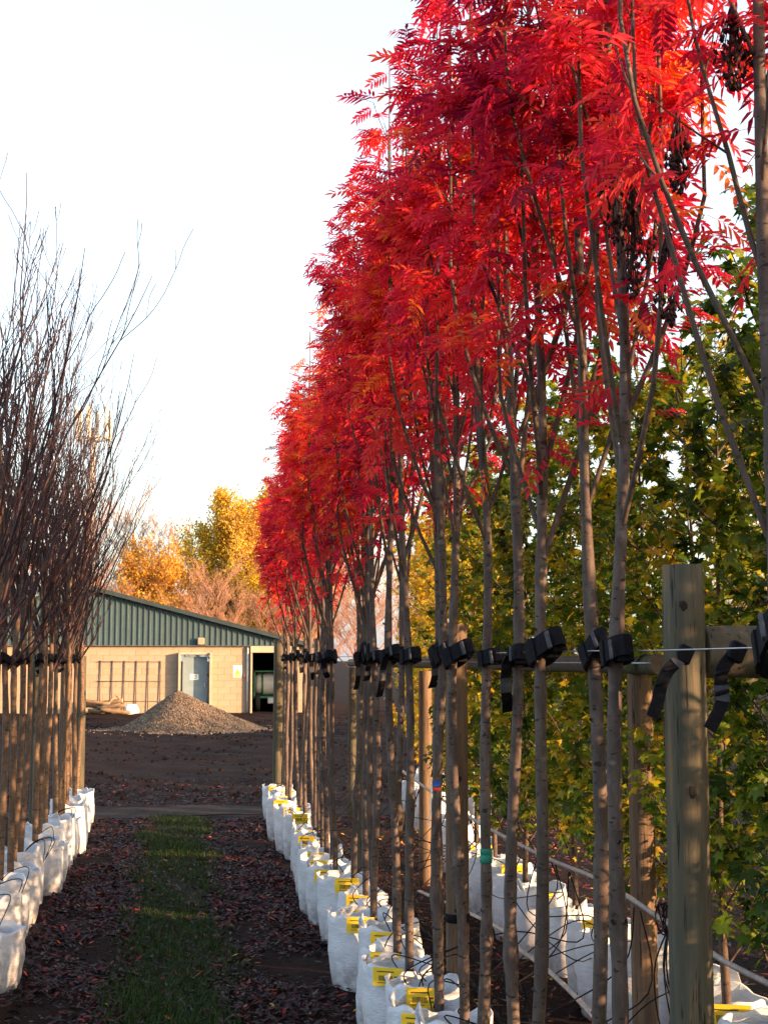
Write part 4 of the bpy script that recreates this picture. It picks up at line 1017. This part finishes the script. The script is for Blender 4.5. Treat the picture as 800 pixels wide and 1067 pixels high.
f1.location = (-2.3, 66, 0); tag(f1, 'tallest feathery leafless tree beside the golden tree behind the barn', 'tree', 'leafless trees behind the barn')
f2.location = (-6.5, 64, 0); tag(f2, 'leafless tree behind the barn and the bare nursery row', 'tree', 'leafless trees behind the barn')
f3.location = (4.2, 58.5, 0); tag(f3, 'low russet leafless tree in front of the golden tree', 'tree', 'leafless trees behind the barn')
rs = random.Random(91)
for (src, x, y, s, lab) in ((f3, 1.2, 57.8, .95, 'low twiggy russet tree in front of the orange tree'), (f3, -3.8, 58.5, 1.0, 'low twiggy leafless tree just behind the barn ridge'), (f3, 7.5, 60, 1.1, 'low russet leafless tree beyond the barn eave'),
                            (f1, -9.5, 68, 1.0, 'leafless tree behind the barn and the bare nursery row'), (f2, 6.2, 67, .95, 'leafless tree between the golden tree and the red row'), (f2, 11, 66, .9, 'leafless tree far behind the red row'), (f1, 15.5, 68, .85, 'leafless tree far behind the red row'),
                            (f1, -4.3, 64, .98, 'feathery leafless tree rising behind the barn ridge'), (f2, -.4, 68, 1.05, 'leafless tree showing between the orange and golden trees'), (f1, 4.4, 69, .8, 'leafless tree half hidden behind the golden tree'), (f3, -8.2, 59, 1.1, 'leafless tree behind the barn and the bare nursery row'), (f3, -12.5, 60, 1.2, 'leafless tree behind the barn and the bare nursery row'), (f2, -14, 66, 1.0, 'leafless tree behind the barn and the bare nursery row')):
    c = copy_tree(src); c.location = (x, y, 0); c.rotation_euler = (0, 0, rs.uniform(0, 6.28)); c.scale = (s, s, s); tag(c, lab, 'tree', 'leafless trees behind the barn')
c = copy_tree(ora); c.location = (4.6, 63.5, 0); c.rotation_euler = (0, 0, 2); c.scale = (1.15,)*3; tag(c, 'orange-leaved tree between the golden tree and red row', 'tree')
pop = far_tree(905, 11.5, 2.0, leafmat_='gold_leaf', nleaf=1700, leaf=.13, zleaf=.3, upr=.14, name='poplar_tree'); pop.location = (12.9, 32, 0); tag(pop, 'pale sparse poplar with few yellow leaves above the maples', 'tree', 'pale poplars')
c = copy_tree(pop); c.location = (15.3, 34.5, 0); c.rotation_euler = (0, 0, 1.6); c.scale = (.9,)*3; tag(c, 'second pale sparse poplar above the maples', 'tree', 'pale poplars')

# ------------------------------------------------------------------ phone mast
e = empty('phone_mast', (-5.05, 80, 0)); tag(e, 'pale phone mast with upright antenna panels above bare trees', 'mast')
MB().tube([(0, 0, -.2), (0, 0, 8), (0, 0, 14.6)], [.24, .20, .15], 14).build('pole', M['mast'], e, True)
MB().tube([(.92*math.cos(R(15*k)), .92*math.sin(R(15*k)), 14.0) for k in range(25)], [.035]*25, 6, False).build('head_ring', M['mast'], e)
for k in range(3): MB().tube([(.92*math.cos(R(60*k)), .92*math.sin(R(60*k)), 14.0), (-.92*math.cos(R(60*k)), -.92*math.sin(R(60*k)), 14.0)], [.03]*2, 6).build('spoke', M['mast'], e)
for k in range(6):
    a = R(60*k+20); x, y = 1.0*math.cos(a), 1.0*math.sin(a)
    MB().tube([(x*.9, y*.9, 13.6), (x*.9, y*.9, 15.7)], [.035]*2, 6).build('antenna_mount', M['mast'], e)
    MB().box((x, y, 14.8), (.26, .14, 1.75), .03, Matrix.Rotation(a+math.pi/2, 3, 'Z')).build('antenna_panel', M['panel'], e)
